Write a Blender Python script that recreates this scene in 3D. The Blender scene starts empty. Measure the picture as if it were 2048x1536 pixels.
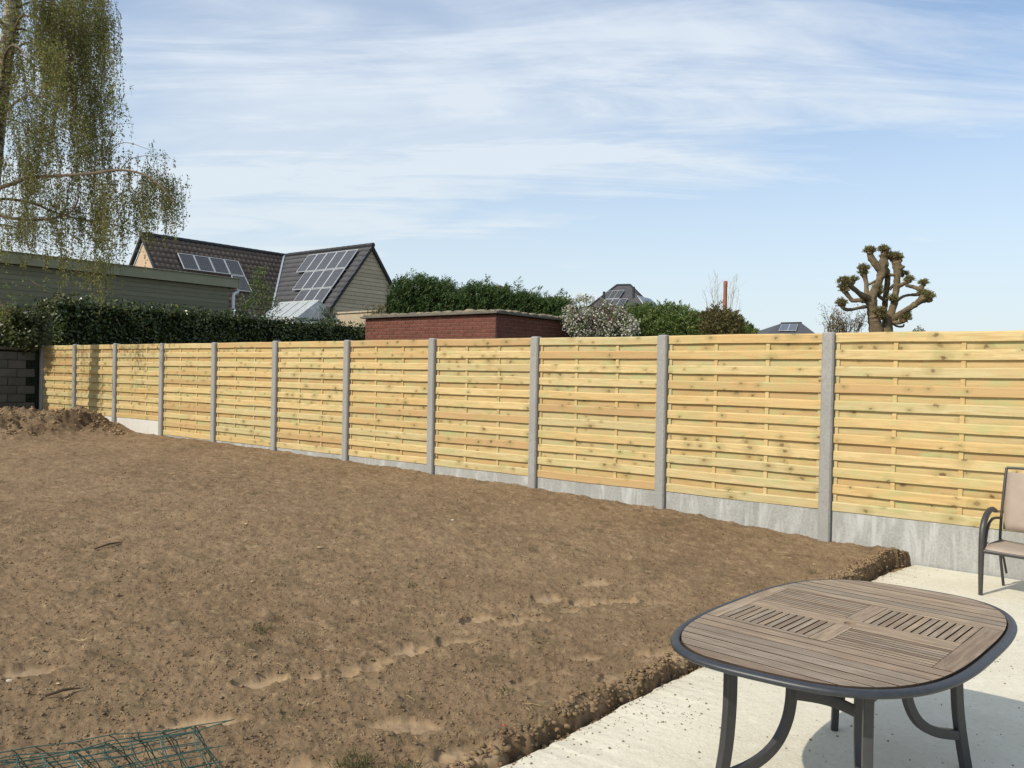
import bpy, bmesh, math, random
import numpy as np
from mathutils import Vector, Matrix

# ------------------------------------------------------------------ camera, light
sc = bpy.context.scene
COL = sc.collection
rnd = random.Random(7)
EYE = 1.72
FPX, PIT, ROL = 1657.54, 9.5684e-3, 2.02226e-2
cam_d = bpy.data.cameras.new("camera"); cam = bpy.data.objects.new("camera", cam_d); COL.objects.link(cam)
cam_d.sensor_width = 36.0; cam_d.lens = FPX/2048*36.0; cam_d.clip_start = .05; cam_d.clip_end = 6000
cam.matrix_world = Matrix.Translation((0, 0, EYE)) @ Matrix.Rotation(math.pi/2-PIT, 4, 'X') @ Matrix.Rotation(ROL, 4, 'Z')
sc.camera = cam

SUN_EL = math.radians(39); SH = (-.819, -.574)           # horizontal direction towards the sun
world = bpy.data.worlds.new("World"); sc.world = world; world.use_nodes = True
wt = world.node_tree; wt.nodes.clear()
def wn(t, **k):
    n = wt.nodes.new(t)
    for a, b in k.items(): setattr(n, a, b)
    return n
sky = wn('ShaderNodeTexSky', sky_type='NISHITA', sun_disc=False, sun_elevation=SUN_EL, sun_rotation=math.atan2(SH[0], SH[1]) % (2*math.pi), altitude=50, air_density=1.0, dust_density=1.6, ozone_density=2.5)
tc = wn('ShaderNodeTexCoord'); sep = wn('ShaderNodeSeparateXYZ'); wt.links.new(tc.outputs['Generated'], sep.inputs[0])
def wm(op, a, b=None, c=None, clamp=False):
    n = wn('ShaderNodeMath', operation=op, use_clamp=clamp)
    for i, v in enumerate((a, b, c)):
        if v is None: continue
        if isinstance(v, (int, float)): n.inputs[i].default_value = v
        else: wt.links.new(v, n.inputs[i])
    return n.outputs[0]
zc = wm('MAXIMUM', sep.outputs[2], 0.0)
den = wm('ADD', zc, .16)
cx = wm('DIVIDE', sep.outputs[0], den); cy = wm('DIVIDE', sep.outputs[1], den)
def layer(rot, sx, sy, scale, det, rough, dist, lo, hi, off):
    comb = wn('ShaderNodeCombineXYZ'); wt.links.new(cx, comb.inputs[0]); wt.links.new(cy, comb.inputs[1])
    mp = wn('ShaderNodeMapping'); mp.inputs['Rotation'].default_value = (0, 0, rot); mp.inputs['Scale'].default_value = (sx, sy, 1); mp.inputs['Location'].default_value = (off, off*.7, 0)
    wt.links.new(comb.outputs[0], mp.inputs[0])
    nz = wn('ShaderNodeTexNoise'); nz.inputs['Scale'].default_value = scale; nz.inputs['Detail'].default_value = det; nz.inputs['Roughness'].default_value = rough; nz.inputs['Distortion'].default_value = dist
    wt.links.new(mp.outputs[0], nz.inputs['Vector'])
    mr = wn('ShaderNodeMapRange', interpolation_type='SMOOTHSTEP'); mr.inputs[1].default_value = lo; mr.inputs[2].default_value = hi
    wt.links.new(nz.outputs['Fac'], mr.inputs[0]); return mr.outputs[0]
l1 = layer(.55, .55, 1.0, .62, 6, .58, .7, .40, .70, 4.3)      # broad veils
l2 = layer(.30, .40, 1.4, 1.7, 7, .62, .8, .42, .72, 8.4)      # streaks
l3 = layer(.42, .30, 1.5, 2.2, 7, .64, .9, .44, .66, 11.7)     # thin wisps
hz = wm('SMOOTH_MIN', wm('MULTIPLY', wm('SUBTRACT', 1.0, wm('MULTIPLY', zc, 2.3), clamp=True), .98), .93, .05)
cl = wm('ADD', wm('MULTIPLY', l1, .60), wm('MULTIPLY', l2, .34)); cl = wm('ADD', cl, wm('MULTIPLY', l3, .34)); cl = wm('ADD', cl, .17)
cl = wm('MAXIMUM', cl, hz); cl = wm('MINIMUM', cl, .92)
mix = wn('ShaderNodeMixRGB'); wt.links.new(cl, mix.inputs[0]); 
tint = wn('ShaderNodeMixRGB', blend_type='MULTIPLY'); tint.inputs[0].default_value = 1; tint.inputs[2].default_value = (1.02, 1.14, 1.18, 1)
wt.links.new(sky.outputs[0], tint.inputs[1]); wt.links.new(tint.outputs[0], mix.inputs[1])
ccol = wn('ShaderNodeMixRGB'); ccol.inputs[1].default_value = (5.15, 5.65, 6.3, 1); ccol.inputs[2].default_value = (5.15, 5.75, 5.95, 1)
wt.links.new(wm('SUBTRACT', 1.0, wm('MULTIPLY', zc, 2.4), clamp=True), ccol.inputs[0]); wt.links.new(ccol.outputs[0], mix.inputs[2])
bg = wn('ShaderNodeBackground'); bg.inputs['Strength'].default_value = .15; wt.links.new(mix.outputs[0], bg.inputs[0])
wo = wn('ShaderNodeOutputWorld'); wt.links.new(bg.outputs[0], wo.inputs[0])

sd = bpy.data.lights.new("sun", 'SUN'); sd.energy = 4.1; sd.angle = math.radians(.53); sd.color = (1, .915, .77)
sun = bpy.data.objects.new("sun", sd); COL.objects.link(sun)
sv = Vector((SH[0]*math.cos(SUN_EL), SH[1]*math.cos(SUN_EL), math.sin(SUN_EL)))
sun.rotation_euler = sv.to_track_quat('Z', 'Y').to_euler(); sun.location = (-20, -15, 25)
sc.view_settings.view_transform = 'Standard'; sc.view_settings.look = 'None'; sc.view_settings.gamma = 1
sc.view_settings.exposure = 0; sc.view_settings.use_curve_mapping = False

# ------------------------------------------------------------------ frames
AZ = math.atan2(-.6199, .7847)                     # local x runs along the fence to the right, local y away through it
Wd = np.array([math.cos(AZ), math.sin(AZ)]); Md = np.array([-math.sin(AZ), math.cos(AZ)])
P0 = np.array([3.13356, 8.42782])
def ray(px, py):
    u, v = px-1024, py-768; c, s = math.cos(ROL), math.sin(ROL)
    u, v = c*u+s*v, -s*u+c*v
    Z = -v/FPX
    return (u/FPX, math.cos(PIT)+Z*math.sin(PIT), -math.sin(PIT)+Z*math.cos(PIT))
def at(px, py, Y):
    r = ray(px, py); k = Y/r[1]; return Vector((r[0]*k, Y, r[2]*k+EYE))
def atz(px, py, z):
    r = ray(px, py); k = (z-EYE)/r[2]; return Vector((r[0]*k, r[1]*k, z))

# ------------------------------------------------------------------ mesh helpers
def tag(o, label=None, cat=None, group=None, kind=None):
    if label: o['label'] = label
    if cat: o['category'] = cat
    if group: o['group'] = group
    if kind: o['kind'] = kind
    return o
def link(name, me, mat=None, parent=None, loc=None, rz=None):
    o = bpy.data.objects.new(name, me); COL.objects.link(o)
    if mat is not None and not me.materials: me.materials.append(mat)
    if parent is not None: o.parent = parent
    if loc is not None: o.location = loc
    if rz is not None: o.rotation_euler = (0, 0, rz)
    return o
def empty(name, loc=(0, 0, 0), rz=0, **k):
    o = bpy.data.objects.new(name, None); COL.objects.link(o); o.location = loc; o.rotation_euler = (0, 0, rz); o.empty_display_size = .2
    return tag(o, **k)
def np_mesh(name, V, F, smooth=False, attr=None):
    """V Nx3, F Mxk (all the same k)"""
    V = np.asarray(V, np.float32); F = np.asarray(F, np.int32); k = F.shape[1]
    me = bpy.data.meshes.new(name)
    me.vertices.add(len(V)); me.vertices.foreach_set('co', V.ravel())
    me.loops.add(F.size); me.loops.foreach_set('vertex_index', F.ravel())
    me.polygons.add(len(F)); me.polygons.foreach_set('loop_start', np.arange(0, F.size, k, dtype=np.int32))
    try: me.polygons.foreach_set('loop_total', np.full(len(F), k, np.int32))
    except Exception: pass
    if attr is not None:
        for nm, val in attr.items():
            a = me.attributes.new(nm, 'FLOAT', 'POINT'); a.data.foreach_set('value', np.asarray(val, np.float32))
    me.update(calc_edges=True); me.validate()
    if smooth: me.polygons.foreach_set('use_smooth', np.ones(len(me.polygons), bool))
    return me
class MB:
    def __init__(s): s.v = []; s.f = []
    def box(s, c, d, rz=0, bev=0, M=None):
        x, y, z = d[0]/2, d[1]/2, d[2]/2
        if bev <= 0:
            P = [(-x,-y,-z),(x,-y,-z),(x,y,-z),(-x,y,-z),(-x,-y,z),(x,-y,z),(x,y,z),(-x,y,z)]
            F = [(0,3,2,1),(4,5,6,7),(0,1,5,4),(1,2,6,5),(2,3,7,6),(3,0,4,7)]
        else:
            b = bev; P = []; F = []
            for zz, k in ((-z, b), (-z+b, 0), (z-b, 0), (z, b)):
                X, Y = x-k, y-k
                P += [(-X+b-(k>0)*0, -Y, zz), (X-b, -Y, zz), (X, -Y+b, zz), (X, Y-b, zz), (X-b, Y, zz), (-X+b, Y, zz), (-X, Y-b, zz), (-X, -Y+b, zz)]
            F.append(tuple(range(7, -1, -1))); F.append(tuple(range(24, 32)))
            for r in range(3):
                for i in range(8):
                    j = (i+1) % 8; F.append((r*8+i, r*8+j, r*8+8+j, r*8+8+i))
        if M is None: M = Matrix.Translation(c) @ Matrix.Rotation(rz, 4, 'Z')
        n = len(s.v); s.v += [tuple(M @ Vector(p)) for p in P]; s.f += [tuple(i+n for i in f) for f in F]
        return s
    def poly(s, pts):
        n = len(s.v); s.v += [tuple(p) for p in pts]; s.f.append(tuple(range(n, n+len(pts)))); return s
    def prism(s, pts, vec):
        """closed polygon extruded by vec"""
        n = len(s.v); k = len(pts); v = Vector(vec)
        s.v += [tuple(p) for p in pts]+[tuple(Vector(p)+v) for p in pts]
        s.f.append(tuple(range(n+k-1, n-1, -1))); s.f.append(tuple(range(n+k, n+2*k)))
        for i in range(k):
            j = (i+1) % k; s.f.append((n+i, n+j, n+k+j, n+k+i))
        return s
    def tube(s, path, rad, seg=8, sect=None, closed=False, up=None, noise=0, rg=None):
        P = [Vector(p) for p in path]; N = len(P); n0 = len(s.v)
        R = rad if isinstance(rad, (list, tuple)) else [rad]*N
        sect = sect or [(math.cos(2*math.pi*i/seg), math.sin(2*math.pi*i/seg)) for i in range(seg)]
        k = len(sect); nrm = None
        for i in range(N):
            if closed: t = P[(i+1) % N]-P[i-1]
            else: t = P[min(i+1, N-1)]-P[max(i-1, 0)]
            t.normalize()
            if up is not None: nrm = Vector(up)-t*Vector(up).dot(t); nrm.normalize()
            elif nrm is None:
                a = Vector((0, 0, 1)) if abs(t.z) < .9 else Vector((1, 0, 0)); nrm = (a-t*a.dot(t)).normalized()
            else: nrm = (nrm-t*nrm.dot(t)).normalized()
            b = t.cross(nrm)
            for (a_, b_) in sect:
                q = 1+(rg.uniform(-noise, noise) if noise else 0)
                s.v.append(tuple(P[i]+(nrm*b_+b*a_)*R[i]*q))
        for i in range(N if closed else N-1):
            for j in range(k):
                a = n0+i*k+j; b = n0+i*k+(j+1) % k; c = n0+((i+1) % N)*k+(j+1) % k; d = n0+((i+1) % N)*k+j
                s.f.append((a, b, c, d))
        if not closed:
            s.f.append(tuple(n0+i for i in range(k-1, -1, -1))); s.f.append(tuple(n0+(N-1)*k+i for i in range(k)))
        return s
    def blob(s, c, r, rg, amp=.25, sc_=(1, 1, 1), sub=2):
        bm = bmesh.new(); bmesh.ops.create_icosphere(bm, subdivisions=sub, radius=1); n = len(s.v)
        for v in bm.verts:
            k = r*(1+rg.uniform(-amp, amp)); s.v.append((c[0]+v.co.x*k*sc_[0], c[1]+v.co.y*k*sc_[1], c[2]+v.co.z*k*sc_[2]))
        bm.verts.index_update()
        for f in bm.faces: s.f.append(tuple(n+v.index for v in f.verts))
        bm.free(); return s
    def mesh(s, name, smooth=False):
        me = bpy.data.meshes.new(name); me.from_pydata(s.v, [], s.f); me.update()
        if smooth:
            me.polygons.foreach_set('use_smooth', np.ones(len(me.polygons), bool))
            try: me.set_sharp_from_angle(angle=math.radians(42))
            except Exception: pass
        return me
    def build(s, name, mat, parent=None, smooth=False, loc=None, rz=None):
        return link(name, s.mesh(name, smooth), mat, parent, loc, rz)
RECT = [(-1, -.5), (-.8, -.58), (.8, -.58), (1, -.5), (1, .5), (.8, .58), (-.8, .58), (-1, .5)]

def catmull(P, n=4):
    P = [Vector(p) for p in P]; out = []
    for i in range(len(P)-1):
        a = P[i-1] if i else P[0]*2-P[1]; b = P[i]; c = P[i+1]; d = P[i+2] if i+2 < len(P) else P[-1]*2-P[-2]
        for k in range(n):
            t = k/n; out.append(.5*((2*b)+(c-a)*t+(2*a-5*b+4*c-d)*t*t+(3*b-a-3*c+d)*t**3))
    return out+[P[-1]]
# ------------------------------------------------------------------ noise (numpy)
def _h(ix, iy, seed):
    n = (ix.astype(np.int64)*374761393+iy.astype(np.int64)*668265263+seed*974711) & 0xffffffff
    n = ((n ^ (n >> 13))*1274126177) & 0xffffffff
    n = ((n ^ (n >> 16))*2246822519) & 0xffffffff
    return ((n >> 8) & 0xffff)/65535.0
def vnoise(x, y, seed=0):
    ix = np.floor(x); iy = np.floor(y); fx = x-ix; fy = y-iy; fx = fx*fx*(3-2*fx); fy = fy*fy*(3-2*fy)
    a = _h(ix, iy, seed); b = _h(ix+1, iy, seed); c = _h(ix, iy+1, seed); d = _h(ix+1, iy+1, seed)
    return (a*(1-fx)+b*fx)*(1-fy)+(c*(1-fx)+d*fx)*fy
def cells(x, y, seed=0):
    """distance to the nearest jittered point and its random height"""
    ix = np.floor(x); iy = np.floor(y); best = np.full(x.shape, 9.); hh = np.zeros(x.shape)
    for dx in (-1, 0, 1):
        for dy in (-1, 0, 1):
            jx = ix+dx; jy = iy+dy
            qx = jx+_h(jx, jy, seed+1); qy = jy+_h(jx, jy, seed+2)
            dd = (x-qx)**2+(y-qy)**2; m = dd < best; best = np.where(m, dd, best); hh = np.where(m, _h(jx, jy, seed+3), hh)
    return np.sqrt(best), hh
def rot(x, y, a): return x*math.cos(a)-y*math.sin(a), x*math.sin(a)+y*math.cos(a)

# ------------------------------------------------------------------ materials
class NT:
    def __init__(s, name, rough=.8, spec=.3, metal=0):
        s.m = bpy.data.materials.new(name); s.m.use_nodes = True; s.t = s.m.node_tree
        s.b = s.t.nodes['Principled BSDF']; s.set('Roughness', rough); s.set('Metallic', metal); s.set('Specular IOR Level', spec)
    def set(s, k, v): s.b.inputs[k].default_value = v
    def n(s, t, **k):
        n = s.t.nodes.new(t)
        for a, b in k.items(): setattr(n, a, b)
        return n
    def l(s, a, b): s.t.links.new(a, b)
    def coord(s, scale=(1, 1, 1), kind='Object', rand=False):
        tc = s.n('ShaderNodeTexCoord'); mp = s.n('ShaderNodeMapping'); mp.inputs['Scale'].default_value = scale
        s.l(tc.outputs[kind], mp.inputs[0])
        if rand:
            oi = s.n('ShaderNodeObjectInfo'); mu = s.n('ShaderNodeMath', operation='MULTIPLY'); mu.inputs[1].default_value = 97.
            s.l(oi.outputs['Random'], mu.inputs[0]); s.l(mu.outputs[0], mp.inputs['Location'])
        return mp.outputs[0]
    def noise(s, vec, scale, det=4, rough=.55, dist=0):
        n = s.n('ShaderNodeTexNoise'); n.inputs['Scale'].default_value = scale; n.inputs['Detail'].default_value = det
        n.inputs['Roughness'].default_value = rough; n.inputs['Distortion'].default_value = dist
        if vec is not None: s.l(vec, n.inputs['Vector'])
        return n.outputs['Fac']
    def ramp(s, fac, stops):
        r = s.n('ShaderNodeValToRGB'); e = r.color_ramp.elements
        while len(e) < len(stops): e.new(.5)
        for i, (p, c) in enumerate(stops):
            e[i].position = p; e[i].color = (*c, 1) if len(c) == 3 else c
        s.l(fac, r.inputs[0]); return r.outputs[0]
    def mixc(s, fac, a, b, mode='MIX'):
        m = s.n('ShaderNodeMixRGB', blend_type=mode)
        for i, v in ((0, fac), (1, a), (2, b)):
            if isinstance(v, (int, float)): m.inputs[i].default_value = v
            elif isinstance(v, tuple): m.inputs[i].default_value = (*v, 1)
            else: s.l(v, m.inputs[i])
        return m.outputs[0]
    def math(s, op, a, b=None, clamp=False):
        m = s.n('ShaderNodeMath', operation=op, use_clamp=clamp)
        for i, v in ((0, a), (1, b)):
            if v is None: continue
            if isinstance(v, (int, float)): m.inputs[i].default_value = v
            else: s.l(v, m.inputs[i])
        return m.outputs[0]
    def rand(s): return s.n('ShaderNodeObjectInfo').outputs['Random']
    def bump(s, h, strength=.4, dist=.01):
        b = s.n('ShaderNodeBump'); b.inputs['Strength'].default_value = strength; b.inputs['Distance'].default_value = dist
        s.l(h, b.inputs['Height']); s.l(b.outputs[0], s.b.inputs['Normal'])
    def col(s, c):
        if isinstance(c, tuple): s.b.inputs['Base Color'].default_value = (*c, 1)
        else: s.l(c, s.b.inputs['Base Color'])
        return s.m
def sm(nt, fac, lo, hi):
    r = nt.n('ShaderNodeMapRange', interpolation_type='SMOOTHSTEP'); r.inputs[1].default_value = lo; r.inputs[2].default_value = hi
    nt.l(fac, r.inputs[0]); return r.outputs[0]

def mat_simple(name, c1, c2, scale=3, rough=.8, spec=.3, bump=.2, bd=.01, det=5, rand=False, kind='Object', metal=0):
    n = NT(name, rough, spec, metal); v = n.coord(kind=kind, rand=rand); f = n.noise(v, scale, det, .6)
    c = n.ramp(f, [(.3, c1), (.7, c2)])
    if rand: c = n.mixc(n.math('MULTIPLY', n.rand(), .35), c, tuple(x*.55 for x in c1))
    if bump: n.bump(n.noise(v, scale*6, 5, .65), bump, bd)
    return n.col(c)

def mat_pine(name='treated_pine', green=.6, dark=1.0):
    n = NT(name, .62, .35); v = n.coord((1, 1, 1), rand=True)
    g = n.coord((.8, 9, 13), rand=True); grain = n.noise(g, 2.6, 6, .68, 1.2)
    base = n.ramp(n.rand(), [(0, (.44*dark, .285*dark, .135*dark)), (.25, (.55*dark, .39*dark, .17*dark)), (.6, (.595*dark, .455*dark, .22*dark)), (1, (.49*dark, .42*dark, .225*dark))])
    c = n.mixc(sm(n, grain, .40, .64), base, (.40, .26, .10)); c2 = n.mixc(.6, base, c)
    blot = sm(n, n.noise(n.coord((1, 2.5, 2.5), rand=True), 2.4, 5, .7), .48, .70)
    c3 = n.mixc(n.math('MULTIPLY', blot, green), c2, (.36, .385, .17))
    warm = sm(n, n.noise(n.coord((1.3, 5, 5), rand=True), 1.6, 3, .5), .52, .8)
    c3 = n.mixc(n.math('MULTIPLY', warm, .5), c3, (.55, .34, .135))
    # knots
    vo = n.n('ShaderNodeTexVoronoi', feature='F1'); vo.inputs['Scale'].default_value = 1.0; vo.inputs['Randomness'].default_value = .9
    wv = n.n('ShaderNodeTexNoise'); wv.inputs['Scale'].default_value = 30; n.l(v, wv.inputs['Vector'])
    kr = n.coord((1, 1, 1)); ks = n.n('ShaderNodeSeparateXYZ'); n.l(kr, ks.inputs[0]); kc = n.n('ShaderNodeCombineXYZ')
    ro = n.math('MULTIPLY', n.rand(), 53.)
    n.l(n.math('ADD', n.math('MULTIPLY', ks.outputs[0], 5.2), ro), kc.inputs[0]); n.l(n.math('ADD', n.math('MULTIPLY', ks.outputs[2], 7.5), n.math('MULTIPLY', n.rand(), 31.)), kc.inputs[1]); kv = kc.outputs[0]; vo.voronoi_dimensions = '2D'; ad = n.n('ShaderNodeVectorMath', operation='ADD'); sc_ = n.n('ShaderNodeVectorMath', operation='SCALE'); sc_.inputs['Scale'].default_value = .30
    n.l(wv.outputs['Color'], sc_.inputs[0]); n.l(kv, ad.inputs[0]); n.l(sc_.outputs[0], ad.inputs[1]); n.l(ad.outputs[0], vo.inputs['Vector'])
    ksep = n.n('ShaderNodeSeparateColor'); n.l(vo.outputs['Color'], ksep.inputs[0])
    gate = n.math('GREATER_THAN', ksep.outputs[0], .60)
    size = n.math('ADD', n.math('MULTIPLY', n.math('POWER', ksep.outputs[1], 2.), .15), .075)
    k = n.math('MULTIPLY', n.math('SUBTRACT', 1.0, n.math('DIVIDE', vo.outputs['Distance'], size), clamp=True), gate)
    halo = n.math('MULTIPLY', n.math('SUBTRACT', 1.0, n.math('DIVIDE', vo.outputs['Distance'], n.math('MULTIPLY', size, 3.2)), clamp=True), gate)
    c4 = n.mixc(n.math('MULTIPLY', halo, .7), c3, (.27, .21, .075))
    c4 = n.mixc(n.math('MULTIPLY', sm(n, n.noise(n.coord((.9, 7, 7), rand=True), 3.2, 5, .75, 1.5), .60, .74), .55), c4, (.30, .215, .085))
    c5 = n.mixc(n.math('MULTIPLY', sm(n, k, .12, .6), n.math('ADD', .5, n.math('MULTIPLY', ksep.outputs[2], .5))), c4, (.15, .090, .038))
    n.bump(n.math('ADD', n.math('MULTIPLY', grain, 1.0), n.math('MULTIPLY', k, -1.2)), .25, .004)
    return n.col(c5)
def mat_concrete(name, c1, c2, streak=0, pores=True, rough=.9):
    n = NT(name, rough, .25); v = n.coord(rand=True); a = n.noise(v, 2.2, 6, .65); c = n.ramp(a, [(.3, c1), (.7, c2)])
    f = n.noise(v, 45, 4, .7); c = n.mixc(sm(n, f, .35, .75), c, tuple(x*.88 for x in c1), ) if pores else c
    if streak:
        s = n.noise(n.coord((5, 5, .8), rand=True), 1.0, 6, .66, 1.1); c = n.mixc(n.math('MULTIPLY', sm(n, s, .47, .66), streak), c, (.60, .61, .60))
        d = n.noise(n.coord((6, 6, 1.4), rand=True), 1.3, 4, .6, .4); c = n.mixc(n.math('MULTIPLY', sm(n, d, .54, .72), .35), c, tuple(x*.62 for x in c1))
    vo = n.n('ShaderNodeTexVoronoi'); vo.inputs['Scale'].default_value = 26; n.l(v, vo.inputs['Vector'])
    p = sm(n, vo.outputs['Distance'], .06, .16)
    c = n.mixc(p, n.mixc(.3, c, (.08, .075, .07)), c)
    n.bump(n.math('ADD', f, n.math('MULTIPLY', p, .7)), .35, .004)
    return n.col(c)
def mat_soil(name='dry_soil', k=1.0):
    n = NT(name, .97, .12); v = n.coord()
    a = n.noise(v, .9, 5, .6); c = n.ramp(a, [(.3, (.200*k, .134*k, .076*k)), (.7, (.280*k, .193*k, .112*k))])
    b = n.noise(v, 9, 6, .7); c = n.mixc(sm(n, b, .45, .78), c, (.37*k, .265*k, .155*k))
    d = n.noise(v, 26, 5, .7); c = n.mixc(sm(n, d, .55, .75), c, (.090*k, .059*k, .033*k))
    e = n.noise(v, 3.3, 5, .7); c = n.mixc(n.math('MULTIPLY', sm(n, e, .52, .68), .55), c, (.115*k, .092*k, .048*k))
    e2 = n.noise(v, 1.7, 5, .7, .5); c = n.mixc(n.math('MULTIPLY', sm(n, e2, .55, .7), .35), c, (.20*k, .115*k, .07*k))
    at_ = n.n('ShaderNodeAttribute', attribute_name='packed'); c = n.mixc(n.math('MULTIPLY', n.math('MULTIPLY', at_.outputs['Fac'], .75), sm(n, n.noise(v, 18, 5, .7), .22, .55)), c, (.40*k, .29*k, .175*k))
    dm = n.n('ShaderNodeAttribute', attribute_name='damp_and_shade'); c = n.mixc(dm.outputs['Fac'], c, (.075*k, .048*k, .028*k))  # darkens damp mounds, and paints shade into the patio-side recess and small holes
    sub = n.math('SUBTRACT', 1.0, n.math('MULTIPLY', at_.outputs['Fac'], .75))
    hgt = n.math('MULTIPLY', n.math('ADD', n.noise(v, 55, 6, .8), n.math('MULTIPLY', n.noise(v, 160, 3, .7), .5)), sub)
    n.bump(hgt, 1.0, .012)
    return n.col(c)
def mat_patio():
    n = NT('patio_concrete', .9, .2); v = n.coord()
    a = n.noise(v, 1.3, 6, .6); c = n.ramp(a, [(.3, (.60, .56, .44)), (.7, (.69, .65, .53))])
    f = n.noise(v, 30, 5, .72); c = n.mixc(sm(n, f, .5, .8), c, (.48, .44, .34))
    g = n.noise(v, 9, 5, .7, .3); c = n.mixc(n.math('MULTIPLY', sm(n, g, .5, .7), .5), c, (.74, .70, .59))
    # dirt specks
    vo = n.n('ShaderNodeTexVoronoi'); vo.inputs['Scale'].default_value = 13; n.l(v, vo.inputs['Vector'])
    s1 = n.n('ShaderNodeSeparateColor'); n.l(vo.outputs['Color'], s1.inputs[0])
    sp = n.math('MULTIPLY', n.math('LESS_THAN', vo.outputs['Distance'], n.math('MULTIPLY', s1.outputs[1], .14)), n.math('GREATER_THAN', s1.outputs[0], .55))
    patch = sm(n, n.noise(v, .8, 4, .6), .45, .62)
    c = n.mixc(n.math('MULTIPLY', sp, n.math('ADD', n.math('MULTIPLY', patch, .6), .2)), c, (.10, .08, .055))
    st = sm(n, n.noise(v, 2.3, 5, .7, .4), .62, .74); c = n.mixc(n.math('MULTIPLY', st, .35), c, (.37, .29, .19))
    n.bump(n.math('ADD', n.noise(v, 14, 6, .7), n.math('MULTIPLY', f, .8)), .55, .012)
    return n.col(c)
def mat_teak():
    n = NT('weathered_teak', .68, .3); v = n.coord((2.2, 30, 30), rand=True); g = n.noise(v, 2.6, 6, .62, .5)
    base = n.ramp(n.rand(), [(0, (.22, .155, .105)), (.25, (.37, .275, .185)), (.5, (.29, .235, .175)), (.75, (.45, .33, .21)), (1, (.33, .27, .20))])
    c = n.mixc(sm(n, g, .35, .7), n.mixc(.6, base, (.12, .085, .06)), base)
    w = n.noise(n.coord((1, 3, 3), rand=True), 3.5, 5, .6); c = n.mixc(n.math('MULTIPLY', sm(n, w, .5, .75), .6), c, (.36, .30, .235))
    w2 = n.noise(n.coord(kind='Object'), 4, 4, .6); c = n.mixc(n.math('MULTIPLY', sm(n, w2, .52, .7), .3), c, (.16, .12, .09))
    n.bump(g, .3, .002); return n.col(c)
def mat_leaf(name, c1, c2, c3=None, rough=.45, spec=.4, trans=.25, vs=.6, amount=.3):
    n = NT(name, rough, spec); v = n.coord()
    f = n.noise(v, vs, 3, .6); w = n.n('ShaderNodeTexWhiteNoise'); 
    geo = n.n('ShaderNodeNewGeometry'); 
    r = geo.outputs['Random Per Island']
    c = n.ramp(r, [(.1, c1), (.9, c2)])
    c = n.mixc(n.math('MULTIPLY', sm(n, f, .35, .65), .35), c, tuple(x*.6 for x in c1))
    if c3 is not None: c = n.mixc(n.math('GREATER_THAN', r, 1-amount), c, c3)
    n.col(c)
    if trans:
        tr = n.n('ShaderNodeBsdfTranslucent'); n.l(c, tr.inputs['Color']); mx = n.n('ShaderNodeMixShader'); mx.inputs[0].default_value = trans
        out = n.t.nodes['Material Output']; n.l(n.b.outputs[0], mx.inputs[1]); n.l(tr.outputs[0], mx.inputs[2]); n.l(mx.outputs[0], out.inputs[0])
    return n.m
def mat_glass(name, tint=(.75, .8, .8), rough=.08):
    n = NT(name, rough, .5); n.set('Alpha', .32); return n.col(tint)
def mat_pv():
    n = NT('solar_cells', .30, .4); v = n.coord((1, 1, 1), 'Object')
    br = n.n('ShaderNodeTexBrick'); br.offset = 0; br.inputs['Scale'].default_value = 1; br.inputs['Brick Width'].default_value = .125; br.inputs['Row Height'].default_value = .125; br.inputs['Mortar Size'].default_value = .006
    br.inputs['Color1'].default_value = (.048, .050, .056, 1); br.inputs['Color2'].default_value = (.058, .060, .066, 1); br.inputs['Mortar'].default_value = (.15, .155, .16, 1)
    n.l(v, br.inputs['Vector']); return n.col(br.outputs[0])

M = {}
M['pine'] = mat_pine(); M['pineback'] = mat_pine('green_treated_pine', .95, .90)
M['post'] = mat_concrete('post_concrete', (.285, .28, .262), (.345, .34, .32))
M['board'] = mat_concrete('board_concrete', (.30, .30, .28), (.40, .40, .375), streak=.45)
M['newboard'] = mat_concrete('pale_board_concrete', (.58, .56, .52), (.66, .64, .60), streak=.15)
M['soil'] = mat_soil()
M['clod'] = mat_soil('soil_clods', 1.3)
M['patio'] = mat_patio()
M['teak'] = mat_teak()
M['grit'] = mat_simple('dark_grit', (.15, .115, .08), (.32, .25, .17), 30, .95, .1, 0)
M['grime_shade'] = mat_simple('grimy_edge_and_shade', (.045, .032, .022), (.07, .05, .035), 20, .9, .1, 0)  # grime on board edges; in the parasol hole it paints the shade inside
M['frame'] = mat_simple('slate_painted_metal', (.022, .025, .031), (.034, .038, .046), 30, .42, .5, .12, .001)
M['dframe'] = mat_simple('dark_painted_metal', (.035, .034, .036), (.046, .045, .047), 30, .45, .5, .1, .001)
M['steel'] = mat_simple('bolt_steel', (.45, .45, .45), (.55, .55, .55), 20, .35, .5, 0, metal=1)
M['brick'] = mat_simple('red_brick', (.135, .050, .036), (.190, .075, .052), 9, .9, .2, .4, .004, rand=True)
M['mortar'] = mat_simple('brick_mortar', (.24, .15, .12), (.30, .20, .16), 12, .95, .1, .3)
M['edge'] = mat_simple('lichened_edge_stone', (.15, .135, .11), (.33, .27, .17), 7, .95, .15, .7, .01, rand=True)
M['slabroof'] = mat_simple('roof_slab', (.11, .10, .085), (.17, .155, .13), 4, .9, .2, .4)
M['beigeroof'] = mat_simple('pale_stone_coping', (.36, .29, .20), (.45, .37, .27), 5, .9, .2, .3)
M['brownroof'] = mat_simple('brown_roof_tile', (.105, .080, .064), (.145, .112, .090), 2.5, .8, .3, .3, .01)
M['darkroof'] = mat_simple('anthracite_roof_tile', (.055, .055, .060), (.080, .080, .086), 2.2, .7, .35, .25, .01)
M['ridge'] = mat_simple('dark_ridge_tile', (.03, .03, .033), (.045, .045, .05), 4, .75, .3, .2, rand=True)
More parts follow.
